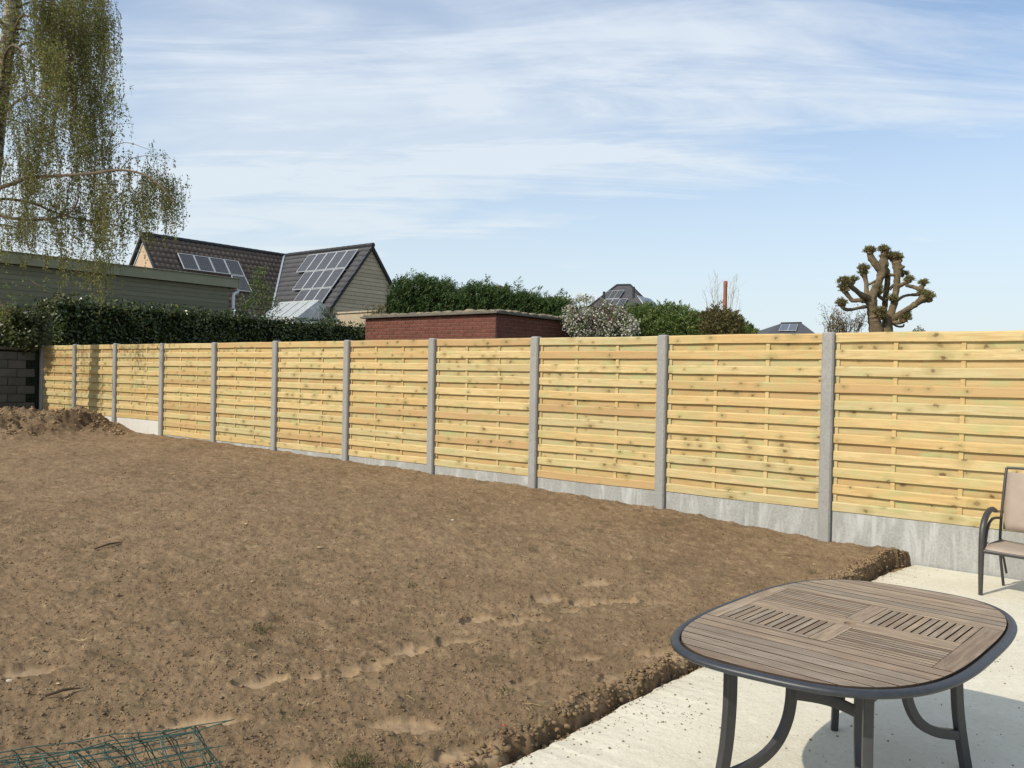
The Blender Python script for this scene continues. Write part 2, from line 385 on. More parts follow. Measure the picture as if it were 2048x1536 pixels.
M['sage'] = mat_simple('green_grey_cladding', (.20, .195, .125), (.245, .24, .16), 3, .7, .3, .2, .004, rand=True)
M['fascia'] = mat_simple('green_grey_fascia', (.26, .255, .165), (.30, .295, .195), 2, .6, .3, .15, .003)
M['felt'] = mat_simple('roof_felt', (.06, .06, .06), (.09, .09, .09), 5, .95, .1, .3)
M['white'] = mat_simple('white_plastic', (.66, .68, .68), (.74, .75, .75), 4, .4, .4, 0)
M['gable'] = mat_simple('beige_gable_cladding', (.47, .38, .265), (.57, .47, .34), 3, .8, .2, .2, .004, rand=True)
M['peach'] = mat_simple('peach_gable_brick', (.46, .34, .23), (.56, .42, .30), 6, .9, .2, .3, .006)
M['zinc'] = mat_simple('zinc_gutter', (.26, .30, .35), (.34, .38, .43), 3, .45, .5, 0)
M['alu'] = mat_simple('aluminium_frame', (.42, .43, .44), (.52, .53, .54), 5, .35, .5, 0)
M['pv'] = mat_pv()
M['glass'] = mat_glass('greenhouse_glass')
M['chimney'] = mat_simple('chimney_brick', (.30, .115, .07), (.38, .155, .10), .4, .9, .2, .3, .03)
M['orange'] = mat_simple('orange_roof_tile', (.36, .13, .06), (.44, .17, .085), .8, .85, .2, .3)
M['whitewall'] = mat_simple('white_render', (.62, .60, .56), (.70, .68, .64), 1, .85, .2, .1)
M['birchbark'] = None
n = NT('birch_bark', .8, .25); v = n.coord((1, 1, 1)); f = n.noise(n.coord((2.5, 2.5, 9)), 2.2, 6, .7, .4)
M['birchbark'] = n.col(n.ramp(f, [(.40, (.055, .045, .035)), (.50, (.24, .20, .15)), (.58, (.47, .43, .35)), (.8, (.56, .52, .44))])); n.bump(f, .4, .01)
M['birchlimb'] = mat_simple('birch_limb_bark', (.10, .075, .052), (.18, .135, .095), 6, .85, .2, .4, .01)
M['twig'] = mat_simple('fine_twig_bark', (.075, .05, .032), (.12, .08, .05), 3, .85, .2, 0)
M['pollard'] = mat_simple('pollard_bark', (.12, .09, .055), (.25, .19, .115), 9, .9, .15, 1.0, .03, det=8)
M['knob'] = mat_simple('pollard_knob_bark', (.09, .065, .038), (.26, .185, .095), 22, .9, .15, 1.0, .03, det=8)
M['cut'] = mat_simple('cut_wood', (.42, .30, .15), (.52, .38, .20), 10, .85, .2, 0)
M['blockwall'] = mat_simple('old_block_wall', (.10, .10, .09), (.16, .15, .135), 3, .95, .1, .6, .01, rand=True)
M['l_birch'] = mat_leaf('birch_leaves', (.22, .24, .07), (.33, .36, .12), (.26, .20, .09), .55, .3, .5, .5, .22)
M['l_laurel'] = mat_leaf('laurel_leaves', (.048, .075, .022), (.090, .125, .038), (.20, .205, .06), .32, .5, .1, .7, .10)
M['l_shrub'] = mat_leaf('shrub_leaves', (.045, .065, .022), (.080, .105, .035), (.17, .19, .07), .42, .4, .2, .7, .14)
M['l_conifer'] = mat_leaf('conifer_foliage', (.035, .075, .020), (.080, .135, .038), (.13, .16, .05), .6, .25, .15, .6, .12)
M['l_bamboo'] = mat_leaf('bamboo_leaves', (.10, .155, .035), (.15, .215, .055), (.24, .26, .08), .5, .3, .3, .6, .16)
M['l_olive'] = mat_leaf('olive_foliage', (.10, .095, .035), (.16, .145, .055), (.22, .17, .08), .6, .2, .2, .8, .2)
M['l_sprout'] = mat_leaf('pollard_sprouts', (.17, .17, .06), (.26, .25, .09), (.30, .22, .12), .6, .2, .3, 2, .25)
M['l_blossom'] = mat_leaf('blossom', (.52, .48, .40), (.70, .66, .57), (.13, .17, .055), .7, .2, .25, .8, .35)
M['l_fresh'] = mat_leaf('fresh_leaves', (.12, .18, .045), (.18, .25, .07), (.08, .12, .03), .5, .3, .35, .8, .25)
M['l_yew'] = mat_leaf('dark_conifer_foliage', (.040, .058, .022), (.07, .085, .035), (.13, .12, .06), .6, .2, .1, .8, .12)
M['core'] = mat_simple('dark_filler', (.012, .014, .008), (.022, .022, .012), 3, .95, .05, 0)  # solid dark filler added inside foliage to block the view through
M['grass'] = mat_leaf('grass_blades', (.13, .13, .045), (.22, .19, .085), (.30, .25, .13), .6, .2, .25, 2, .3)
M['straw'] = mat_simple('dry_straw', (.42, .30, .15), (.55, .42, .24), 9, .8, .2, 0)
M['wire'] = mat_simple('green_coated_wire', (.020, .060, .048), (.035, .10, .08), 12, .4, .5, 0)
M['stone'] = mat_simple('pale_stone_chip', (.42, .36, .28), (.55, .48, .38), 14, .9, .2, .3)
M['redchip'] = mat_simple('red_brick_chip', (.30, .09, .06), (.36, .12, .08), 14, .9, .2, .3)
M['ground'] = mat_simple('rough_grass_ground', (.05, .065, .022), (.085, .095, .035), .6, .95, .1, .5, .03)
# chair sling fabric
n = NT('taupe_sling_fabric', .75, .2); v = n.coord((1, 1, 1)); w1 = n.noise(n.coord((900, 60, 60)), 1, 2, .5); w2 = n.noise(v, 5, 4, .6)
c = n.ramp(w2, [(.3, (.33, .265, .21)), (.7, (.40, .33, .27))]); c = n.mixc(n.math('MULTIPLY', w1, .3), c, (.25, .20, .16)); M['sling'] = n.col(c); n.bump(w1, .2, .001)

# ------------------------------------------------------------------ setting: ground, soil, patio
def frame_sl(x, y):
    """s = distance to the left along the fence from the first post, t = distance in front of the fence"""
    dx = x-P0[0]; dy = y-P0[1]
    return -(dx*Wd[0]+dy*Wd[1]), -(dx*Md[0]+dy*Md[1])
prints = [(620,1352,.14,.05,15,.8),(755,1322,.12,.05,20,.6),(865,1290,.12,.05,15,.6),(1015,1250,.12,.05,10,.6),(1130,1222,.12,.05,20,.6),(525,1362,.17,.07,35,1),(690,1342,.13,.06,15,.8),(715,1337,.16,.05,12,.8),(815,1300,.17,.08,32,1),(915,1281,.16,.055,12,1),(955,1243,.15,.08,38,.9),(1062,1240,.17,.05,8,.9),(1090,1204,.15,.08,38,.8),(1165,1208,.12,.09,60,1),
          (1220,1205,.26,.05,4,.9),(1190,1175,.15,.09,20,.7),(390,1440,.25,.07,12,1),(800,1437,.25,.07,5,.7),(950,1480,.24,.09,12,.8),(1190,1390,.20,.08,35,.7),(60,1358,.20,.08,30,.8),
          (1240,1345,.16,.1,30,.6),(590,1525,.25,.1,12,.8),(1330,1300,.22,.07,4,.7),(1175,1305,.12,.05,5,.6),(1320,1205,.2,.05,4,.5),(1050,1350,.12,.06,60,.5),(870,1500,.2,.08,20,.6)]
prints = [(*tuple(atz(a, b, .11))[:2], c*.8, d, math.radians(e), f) for a, b, c, d, e, f in prints]
mounds = [(-9.75, 16.0, .95, .50), (-8.95, 16.6, .65, .44), (-8.3, 16.35, .45, .20), (-10.9, 16.0, 1.1, .48), (-7.9, 16.2, .35, .08), (-12.4, 17.5, 1.1, .5), (-9.2, 15.3, .7, .22), (-10.2, 18.3, .9, .28), (-8.6, 17.2, .5, .25)]
def edge_s(t): return -.82+.055*t-.10*np.exp(-np.maximum(t, 0)/.4)
def soil(x, y):
    s, t = frame_sl(x, y)
    b = np.interp(s, [-1.5, -.6, 0, 1.85, 3.7, 5.5, 9.2, 11, 13, 16, 24], [.09, .105, .128, .225, .278, .303, .345, .385, .41, .40, .42])
    near = np.clip((t-1.0)/5, 0, 1); b = b*(1-near)+np.minimum(b, .032+.052*np.clip(s-edge_s(t), 0, 12)+.05*np.exp(-((t-.3)/.8)**2))*near
    b = b+.035*(vnoise(x*.55, y*.55, 3)-.5)+.028*(vnoise(x*1.7, y*1.7, 4)-.5)
    pk = np.zeros_like(x)
    for (qx, qy, a, w, an, st) in prints:
        u, v = rot(x-qx, y-qy, -an); rr = np.sqrt((u/a)**2+(v/w)**2)+.30*(vnoise(x*22, y*22, 9)-.5)+.35*(vnoise(x*7, y*7, 10)-.5)
        inn = np.clip((1.12-rr)/.22, 0, 1); inn = inn*inn*(3-2*inn); rim = np.exp(-((rr-1.22)/.16)**2)
        b = b-.027*st*inn+.009*st*rim*(.4+1.2*vnoise(x*14, y*14, 19)); pk = np.maximum(pk, inn*st)
    md = np.zeros_like(x)
    for (mx, my, sg, hh) in mounds:
        r = np.sqrt((x-mx)**2+(y-my)**2)/sg; md = md+hh*np.exp(-(r**2.4)*.75)
    md = np.minimum(md*.66, .40)
    wet = np.clip(md/.25, 0, 1)
    n1 = vnoise(x*7, y*7, 5); n2 = vnoise(x*16+3*vnoise(x*6, y*6, 2), y*16, 6); n3 = vnoise(x*37, y*37, 7)
    c1, h1 = cells(x*11, y*11, 11); c2, h2 = cells(x*24, y*24, 21); c3, h3 = cells(x*5, y*5, 31)
    clod = np.clip(1-c1/.62, 0, 1)**.7*.012*np.clip(h1*1.8-.8, 0, 1)+np.clip(1-c2/.6, 0, 1)**.6*.009*h2+np.clip(1-c3/.4, 0, 1)**.7*.014*np.clip(h3*3-2.1, 0, 1)
    n4 = vnoise(x*70, y*70, 8); dry = .018*(n1-.5)+.016*(1-np.abs(2*vnoise(x*4.3+2*vnoise(x*2, y*2, 92), y*4.3, 91)-1)-.5)+.009*(n2-.5)+.009*(n3-.5)+.007*(n4-.5)+clod
    # small dark holes
    ch, hh = cells(x*2.6, y*2.6, 51); hole = np.clip(1-ch/.20, 0, 1)*np.clip(hh*3-1.6, 0, 1); ch, hh = cells(x*6.1, y*6.1, 81); hole = np.maximum(hole, .7*np.clip(1-ch/.26, 0, 1)*np.clip(hh*3-1.9, 0, 1))
    z = b+dry*(1-.8*pk)+md-.022*hole
    rd = lambda f, sd: 1-np.abs(2*vnoise(x*f, y*f, sd)-1)
    z = z+wet*((.15*(vnoise(x*2.6, y*2.6, 15)-.5)+.12*(rd(4.1, 16)-.6)+.07*(rd(9, 17)-.5)+.04*(rd(19, 20)-.5))+.03*(vnoise(x*34, y*34, 22)-.5))
    # crumbly edge against the patio
    e = edge_s(t)+.008+.015*(vnoise(t*2.3, t*0+1., 41)-.5)+.035*(vnoise(t*7, t*0+2., 42)-.4)+.035*(vnoise(x*17, y*17, 43)-.5)+.02*(vnoise(x*45, y*45, 45)-.5)+.05*np.exp(-((t-.35)/.40)**2)
    k = np.clip((s-e)/.04, 0, 1); k = k*k*(3-2*k)
    lip = .010*np.exp(-((s-e-.10)/.09)**2)*(vnoise(t*5, t*0+9., 44))
    lump = .05*np.exp(-(((s+.70)/.20)**2+((t-.16)/.20)**2))*(.5+vnoise(x*9, y*9, 61))
    z = (z+lip+lump)*k+(-.05+.02*n2)*(1-k)+.03*k*(1-k)*4*(vnoise(x*26, y*26, 46)-.5)
    damp_and_shade = np.clip(np.maximum((1-k)*.8, wet*np.clip(vnoise(x*2.0, y*2.0, 18)*2.6-.95, 0, 1)*.75), 0, 1)  # shade of the patio-side recess painted into the soil; real damp on mounds
    damp_and_shade = np.maximum(damp_and_shade, hole*.5)  # shade inside the small holes painted as darker soil
    return z, pk, damp_and_shade
# perspective-adapted sheet in polar steps round the viewpoint
na, nr = 1000, 860
ang = np.linspace(math.radians(-47), math.radians(33), na); rr_ = np.exp(np.linspace(math.log(2.1), math.log(27), nr))
A_, R_ = np.meshgrid(ang, rr_); X = np.sin(A_)*R_; Y = np.cos(A_)*R_
Z, PK, DM = soil(X.ravel(), Y.ravel())
s_, t_ = frame_sl(X, Y)
# stay in front of the boards and stop at the patio
s_f = s_.ravel(); t_f = t_.ravel()
idx = np.arange(na*nr).reshape(nr, na)
Q = np.stack([idx[:-1, :-1], idx[:-1, 1:], idx[1:, 1:], idx[1:, :-1]], -1).reshape(-1, 4)
ok = (t_f[Q].max(1) > -.05) & (s_f[Q].max(1) > edge_s(t_f[Q].min(1))-.05) & (s_f[Q].min(1) < 18.60)
Q = Q[ok][:, ::-1]; used = np.unique(Q); remap = np.zeros(na*nr, np.int64); remap[used] = np.arange(len(used))
me = np_mesh('garden_soil', np.stack([X.ravel(), Y.ravel(), Z], 1)[used], remap[Q], True, {'packed': PK[used], 'damp_and_shade': DM[used]})
tag(link('garden_soil', me, M['soil']), 'bare raked brown soil of the garden', kind='structure')
def soil1(x, y): return float(soil(np.array([float(x)]), np.array([float(y)]))[0][0])

# coarse sheets: subsoil in front of the fence, and the land beyond it out to the horizon
def sl(s, t, z): return (P0[0]-s*Wd[0]-t*Md[0], P0[1]-s*Wd[1]-t*Md[1], z)
mb = MB(); mb.poly([sl(-60, .0, -.16), sl(60, .0, -.16), sl(60, 60, -.16), sl(-60, 60, -.16)][::-1]); tag(mb.build('subsoil', M['clod']), 'earth under the garden', kind='structure')
mb = MB(); mb.poly([sl(-2500, -.10, .28), sl(2500, -.10, .28), sl(2500, -3000, .28), sl(-2500, -3000, .28)]); tag(mb.build('ground', M['ground']), 'land beyond the fence', kind='structure')
# patio slab with a rough cast edge
ts = np.linspace(-.02, 9, 900); edge = edge_s(ts)+.012*(vnoise(ts*3, ts*0, 71)-.5)*2+.016*(vnoise(ts*14, ts*0, 72)-.5)+.010*(vnoise(ts*40, ts*0, 73)-.5)
V = []; F = []
for i, t in enumerate(ts):
    for (s, z) in ((edge[i]+.006, -.15), (edge[i]+.004, -.012), (edge[i]-.010, 0), (-1.2, 0), (-6, 0)): V.append(sl(s, t, z))
for i in range(len(ts)-1):
    for j in range(4): a = i*5+j; F.append((a, a+1, a+6, a+5))
tag(link('patio', np_mesh('patio', V, F, False), M['patio']), 'cast pale concrete patio slab', kind='structure')

# ------------------------------------------------------------------ fence
fence = empty('garden_fence', (P0[0], P0[1], 0), AZ, label='new pine woven panel fence with grey concrete posts and gravel boards', cat='fence')
sI = [-1.855, -.005, 1.866, 3.71, 5.537, 7.391, 9.244, 11.081, 12.937, 14.844, 16.721, 18.443]   # left edge of each post
PT = 2.2216; PW = .12; REC = .047
def post_mesh(h):
    m = MB(); b = .014; x0, x1, y0, y1 = 0, PW, 0, PW; z0 = -.3; zt = h
    def ring(z, k): return [(x0+b+k, y0+k, z), (x1-b-k, y0+k, z), (x1-k, y0+b+k, z), (x1-k, y1-b-k, z), (x1-b-k, y1-k, z), (x0+b+k, y1-k, z), (x0+k, y1-b-k, z), (x0+k, y0+b+k, z)]
    R = [ring(z0, 0), ring(zt-.014, 0), ring(zt, .014)]
    for r in R: m.v += r
    for i in range(2):
        for j in range(8): m.f.append((i*8+j, i*8+(j+1) % 8, i*8+8+(j+1) % 8, i*8+8+j))
    m.f.append(tuple(range(16, 24))); m.f.append(tuple(range(7, -1, -1))); return m.mesh('post')
for i, s in enumerate(sI):
    o = link('post', post_mesh(PT+rnd.uniform(.008, .026)), M['post'], fence, (-s, 0, 0)); o.rotation_euler = (rnd.uniform(-.003, .003), rnd.uniform(-.003, .003), 0)
def slat_mesh(L, h, th, rg, vis):
    """slat lying along x, z up, front towards -y; eased edges, slightly bowed"""
    nx = 9; sec = [(0, -h/2), (-th*.55, -h/2+.002), (-th, -h/2+.006), (-th, h/2-.014), (-th*.55, h/2-.003), (0, h/2)]
    V = []; F = []; a1, a2, p1, p2 = rg.uniform(-.0035, .0035), rg.uniform(-.003, .003), rg.uniform(0, 6), rg.uniform(0, 6)
    for i in range(nx):
        x = -L/2+L*i/(nx-1); u = i/(nx-1); dz = a1*math.sin(u*6+p1); dy = a2*math.sin(u*9+p2) if vis else 0; dh = rg.uniform(-.0012, .0012)
        for (y, z) in sec: V.append((x, y+dy*(1 if y < 0 else 0), z+dz+(dh if z > 0 else -dh)))
    k = len(sec)
    for i in range(nx-1):
        for j in range(k): F.append((i*k+j, i*k+(j+1) % k, i*k+k+(j+1) % k, i*k+k+j))
    me = bpy.data.meshes.new('slat'); me.from_pydata(V, [], [f[::-1] for f in F]+[tuple(range(k)), tuple((nx-1)*k+i for i in range(k))][::1]); me.update(); me.materials.append(M['pine' if vis else 'pineback']); return me
slat_cache = {}
def slat_var(L, front, rg):
    key = (round(L, 2), front, rg.randrange(7))
    if key not in slat_cache: slat_cache[key] = slat_mesh(L, .100 if front else .105, .016 if front else .012, rg, front)
    return slat_cache[key]
rg = random.Random(3)
for i in range(len(sI)-1):
    xl = -sI[i+1]+PW+.004; xr = -sI[i]-.004; L = xr-xl; xc = (xl+xr)/2
    short = i >= 8; nf = 9 if short else 11; p = .180 if short else .170; H = (nf-1)*p+.1; zb = PT-H
    YB = REC+.030                                           # plane where battens meet the slats
    m = MB()
    fo = [(-L/2+.004, .005), (L/2-.004, .005), (L/2-.004, H-.005), (-L/2+.004, H-.005)]; fi_ = [(-L/2+.040, .035), (L/2-.040, .035), (L/2-.040, H-.035), (-L/2+.040, H-.035)]
    for y_ in (0, .012): m.v += [(a, y_, b) for a, b in fo]+[(a, y_, b) for a, b in fi_]
    for j in range(4):
        k = (j+1) % 4; m.f += [(j, k, 4+k, 4+j), (8+k, 8+j, 12+j, 12+k), (k, j, 8+j, 8+k), (4+j, 4+k, 12+k, 12+j)]
    pan = m.build('fence_panel', M['pine'], fence, loc=(xc, REC+.014, zb))
    for u in (-1/6., 1/6.):
        b = MB().box((0, 0, 0), (.042, .012, H-.02), bev=.003).build('batten', M['pine'], pan, loc=(u*L*1.02+rg.uniform(-.004, .004), .0065, H/2))
        b.rotation_euler = (0, rg.uniform(-.002, .002), 0)
    for k in range(nf):
        o = link('slat', slat_var(L, True, rg), None, pan, (rg.uniform(-.002, .002), rg.uniform(-.0012, .0008), .05+k*p+rg.uniform(-.002, .002))); o.rotation_euler = (rg.uniform(-.035, .02), rg.uniform(-.0016, .0016), 0)
    for k in range(nf-1):
        o = link('slat', slat_var(L-.008, False, rg), None, pan, (rg.uniform(-.003, .003), .013+.0125, .05+p/2+k*p+rg.uniform(-.004, .004))); o.rotation_euler = (0, rg.uniform(-.0012, .0012), 0)
    nb = MB().box((0, 0, 0), (L+.004, .038, zb+.25), bev=.003).build('gravel_board', M['newboard' if i in (8, 9, 10) else 'board'], fence, loc=(xc, REC+.026, (zb-.004-.25)/2))
    if i in (8, 9, 10): nb['label'] = 'paler new gravel board under a shorter panel'

# ------------------------------------------------------------------ block wall at the far end, turning towards the viewer
wl = empty('boundary_wall', (P0[0]-18.50*Wd[0], P0[1]-18.50*Wd[1], 0), AZ, label='dark shaded old block wall at the far left end of the fence', cat='wall')
MB().box((-.12, -3.0, 1.15), (.16, 6.3, 1.9)).build('mortar', M['core'], wl)
bmesh_block = MB().box((0, 0, 0), (.18, .385, .187), bev=.006).mesh('block'); bmesh_block.materials.append(M['blockwall'])
for r in range(9):
    for c in range(7):
        y = -.05-.2-c*.4+(.2 if r % 2 else 0)
        if y > -.1: continue
        o = link('block', bmesh_block, None, wl, (-.12+rnd.uniform(-.004, .004), y, .36+r*.2))
MB().box((-.12, -3.0, 2.13), (.24, 6.3, .05), bev=.008).build('coping', M['blockwall'], wl)
wp = MB()
for k in range(30): wp.tube([(0.03, -.03-k*.05, .25), (.03, -.03-k*.05, 2.0)], .0016, 4)
for k in range(18): wp.tube([(0.034, -.02, .3+k*.1), (.034, -1.5, .3+k*.1)], .0016, 4)
tag(wp.build('wire_mesh', M['wire'], wl), kind=None)

# ------------------------------------------------------------------ foliage builders (numpy)
def rng(seed): return np.random.default_rng(seed)
def leaves_mesh(name, C, size, g, aspect=.5, bias=None, bfac=0., droop=0., var=.5):
    """one folded leaf (two triangles) per centre"""
    N = len(C); a = g.normal(size=(N, 3)); 
    if droop: a[:, 2] -= droop
    a /= np.linalg.norm(a, axis=1, keepdims=True)
    nr_ = g.normal(size=(N, 3))
    if bias is not None: nr_ = nr_+bias*bfac
    b = np.cross(a, nr_); b /= (np.linalg.norm(b, axis=1, keepdims=True)+1e-9)
    c = np.cross(a, b)
    s = (size*(1-var/2+var*g.random(N)))[:, None] if np.isscalar(size) else (size*(1-var/2+var*g.random(N)))[:, None]
    V = np.stack([C-a*s*.5, C+b*s*.5*aspect+c*s*.06, C+a*s*.5, C-b*s*.5*aspect+c*s*.06], 1).reshape(-1, 3)
    F = np.arange(N*4).reshape(N, 4)
    return np_mesh(name, V, F)
def sprays_mesh(name, base, direc, length, g, k=10, leaf=.05, width=.012, spread=.6, curve=.3, cdir=(0, 0, -1)):
    """feathery sprays: k thin leaves along each curved shoot"""
    N = len(base); d = direc/np.linalg.norm(direc, axis=1, keepdims=True); V = []
    side = np.cross(d, g.normal(size=(N, 3))); side /= np.linalg.norm(side, axis=1, keepdims=True)
    length = np.broadcast_to(length, (N,)); cd = np.array(cdir)
    for i in range(k):
        u = (i+.5)/k; p = base+d*(length*u)[:, None]+cd*(length*curve*u*u)[:, None]
        t = d+cd*2*curve*u; t /= np.linalg.norm(t, axis=1, keepdims=True)
        sg = 1 if i % 2 else -1; a = t+side*sg*spread+g.normal(size=(N, 3))*.25; a /= np.linalg.norm(a, axis=1, keepdims=True)
        b = np.cross(a, g.normal(size=(N, 3))); b /= np.linalg.norm(b, axis=1, keepdims=True)
        l = (leaf*(1.15-.6*u)*(.7+.6*g.random(N)))[:, None]
        V.append(np.stack([p, p+a*l*.5+b*width*.5, p+a*l, p+a*l*.5-b*width*.5], 1))
    V = np.concatenate(V, 0).reshape(-1, 3); return np_mesh(name, V, np.arange(len(V)).reshape(-1, 4))
def strands_mesh(name, paths, r):
    """3-sided thin strips along polylines; paths NxKx3"""
    N, K, _ = paths.shape; V = np.zeros((N, K, 3, 3)); rr = np.linspace(1, .35, K)*r
    for j in range(3):
        an = j*2.094; off = np.array([math.cos(an), math.sin(an), 0.2])
        V[:, :, j, :] = paths+off*rr[None, :, None]
    i0 = np.arange(N*K*3).reshape(N, K, 3); Fs = []
    for j in range(3):
        Fs.append(np.stack([i0[:, :-1, j], i0[:, :-1, (j+1) % 3], i0[:, 1:, (j+1) % 3], i0[:, 1:, j]], -1).reshape(-1, 4))
    return np_mesh(name, V.reshape(-1, 3), np.concatenate(Fs, 0))
def vec(p): return np.array([p[0], p[1], p[2]])

# ------------------------------------------------------------------ birch
g = rng(5); BY = 17.0
birch = empty('birch_tree', tuple(at(-60, 820, BY)[:2])+(.35,), 0, label='weeping birch with pale trunk and sparse olive spring leaves at the left edge', cat='tree')
bo = Vector(birch.location)
def bp(px, py, dy=0): return at(px, py, BY+dy)-bo
tr = MB(); tr.tube([bp(-65, 830), bp(-45, 600), bp(-22, 400), bp(-6, 240), bp(6, 150), bp(15, 90), bp(22, 30), bp(30, -60), bp(40, -220), bp(60, -420), bp(85, -620)], [.24, .20, .18, .165, .15, .135, .125, .11, .085, .05, .015], 12, noise=.06, rg=rnd)
tr.build('trunk', M['birchbark'], birch, True)
limbs = [([(20, 40, 0), (42, 12, .1), (75, 3, .2), (115, 12, .5), (150, 45, .7)], .035),
 ([(16, 90, 0), (40, 36, -.1), (62, 33, -.2), (95, 40, -.5), (128, 62, -.8), (150, 120, -1)], .034),
 ([(18, 70, 0), (40, 58, .2), (72, 70, .4), (100, 105, .6), (132, 155, .8)], .030),
 ([(10, 130, 0), (45, 88, -.1), (82, 92, -.3), (118, 125, -.5), (140, 175, -.6), (150, 230, -.6)], .03),
 ([(-5, 230, 0), (0, 236, .1), (40, 245, .4), (80, 282, .8), (120, 335, 1.1)], .03),
 ([(-8, 245, 0), (20, 215, -.3), (60, 190, -.8), (110, 205, -1.2), (160, 250, -1.5)], .028),
 ([(-20, 395, 0), (0, 376, -.2), (30, 366, -.4), (60, 355, -.7), (110, 352, -1.1), (180, 347, -1.5), (240, 340, -1.8), (290, 350, -2.0), (325, 375, -2.1), (352, 410, -2.1)], .055),
 ([(-22, 410, 0), (0, 398, .2), (60, 405, .4), (110, 425, .7), (150, 436, .9), (200, 445, 1.1), (245, 455, 1.3), (290, 480, 1.5)], .042),
 ([(-24, 425, 0), (0, 431, -.1), (50, 440, -.3), (100, 437, -.5), (135, 428, -.7), (152, 410, -.8), (160, 380, -.9)], .050),
 ([(150, 436, .9), (175, 465, .9), (205, 500, 1.0), (240, 530, 1.1)], .018),
 ([(-26, 445, 0), (0, 449, .1), (30, 455, .2), (52, 476, .3), (60, 500, .3), (95, 515, .4)], .026),
 ([(-26, 450, 0), (0, 452, -.2), (20, 465, -.3), (60, 485, -.5), (110, 500, -.6)], .016),
 ([(240, 340, -1.8), (262, 318, -1.9), (300, 312, -2), (335, 330, -2)], .012), ([(180, 347, -1.5), (215, 305, -1.5), (250, 285, -1.5), (300, 300, -1.5)], .014),
 ([(22, 30, 0), (60, -40, .5), (120, -60, 1), (170, -30, 1.3), (195, 20, 1.5)], .04), ([(30, -60, 0), (70, -120, -.5), (130, -130, -1), (180, -80, -1.5), (205, 0, -1.7)], .04),
 ([(18, 60, 0), (-40, 10, -.4), (-110, 0, -1), (-180, 40, -1.4)], .05), ([(-6, 240, 0), (-80, 190, .6), (-170, 190, 1.2), (-230, 250, 1.6)], .05),
 ([(-22, 400, 0), (-100, 360, -.6), (-190, 370, -1.3), (-260, 430, -1.8)], .055), ([(10, 120, 0), (-20, 80, 1), (-10, 50, 2), (20, 70, 2.8)], .045), ([(5, 160, 0), (10, 110, -1), (30, 90, -2), (60, 120, -2.7)], .045)]
for pts, r in limbs:
    P_ = catmull([bp(*p) for p in pts], 4); r *= .8; MB().tube(P_, [r*(1-.75*i/(len(P_)-1)) for i in range(len(P_))], 7, noise=.08, rg=rnd).build('limb', M['birchlimb'], birch, True)
# hanging twigs: px window, top range, length range (m), count, depth spread
clus = [(10, 130, -80, 130, .8, 2.4, 260, 1.8), (112, 172, -80, 80, 1.6, 3.2, 135, 1.3), (165, 218, -60, 120, 1.2, 2.8, 120, 1.0), (200, 232, 40, 200, .5, 1.3, 34, .7),
        (-10, 125, 100, 330, .7, 1.8, 260, 2.0), (120, 190, 150, 340, 1.0, 2.0, 110, 1.2), (170, 232, 150, 330, .5, 1.3, 90, 1.0),
        (0, 130, 335, 460, .3, .9, 240, 1.3), (110, 200, 340, 470, .5, 1.6, 85, 1.3), (185, 260, 320, 450, .7, 1.8, 120, 1.3), (255, 310, 320, 420, .5, 1.6, 85, .9), (300, 362, 340, 400, .3, 1.3, 80, .7),
        (235, 345, 285, 350, .1, .5, 40, .6), (110, 255, 450, 530, .3, 1.6, 80, 1.2), (30, 120, 480, 520, .3, .7, 20, .8), (0, 60, 560, 640, .3, .7, 14, .6),
        (-260, 0, -100, 300, .8, 2.5, 260, 2.6), (-330, -20, 250, 450, .6, 1.8, 130, 2.4), (-120, 160, -420, -80, 1., 2.6, 240, 2.2)]
PA = []; LC = []; 
for (x0, x1, y0, y1, l0, l1, cnt, dp) in clus:
    NS = int(cnt*(1.35 if x0 >= -15 else 1.0)); gi = 0
    for q_ in range(NS):
        if gi <= 0: gi = int(g.integers(5, 18)); gx = g.uniform(x0, x1); gy = g.uniform(y0, y1); gd = g.uniform(-dp, dp); gl = g.uniform(l0, l1); gw = g.uniform(5, 17); gs = g.normal()*.35
        gi -= 1; ox = g.normal()*gw; px = gx+ox; py = gy+ox*gs+g.normal()*9; Ln = gl*g.uniform(.35, 1.05); p = vec(bp(px, py, gd+g.normal()*.12))
        K = 9; u = np.linspace(0, 1, K); side = g.normal(size=2)*.10; arc = g.uniform(.02, .16); dr = g.choice([-1, 1], p=[.35, .65])
        path = np.stack([p[0]+side[0]*u*Ln*.5+dr*arc*np.sin(u*1.6)*min(Ln, 1.2), p[1]+side[1]*u*Ln+g.normal()*.02*u, p[2]-Ln*(u**1.12)+.06*Ln*np.sin(u*math.pi)], 1)
        path += g.normal(size=path.shape)*.008; PA.append(path)
        nl = int(Ln*40); uu = g.random(nl)**.85; q = np.stack([np.interp(uu, u, path[:, j]) for j in range(3)], 1)+g.normal(size=(nl, 3))*.028; LC.append(q)
PA = np.array(PA); LC = np.concatenate(LC, 0)
link('twigs', strands_mesh('twigs', PA, .0034), M['twig'], birch)
link('crown', leaves_mesh('crown', LC, .043, g, .62, droop=.8, var=.8), M['l_birch'], birch)

# ------------------------------------------------------------------ laurel hedge
g = rng(11)
hd = empty('laurel_hedge', (*(np.array([-12.1, 21.25])+0), .28), AZ, label='long clipped dark laurel hedge behind the left half of the fence', cat='hedge')
HL = 12.1; HT = 3.32
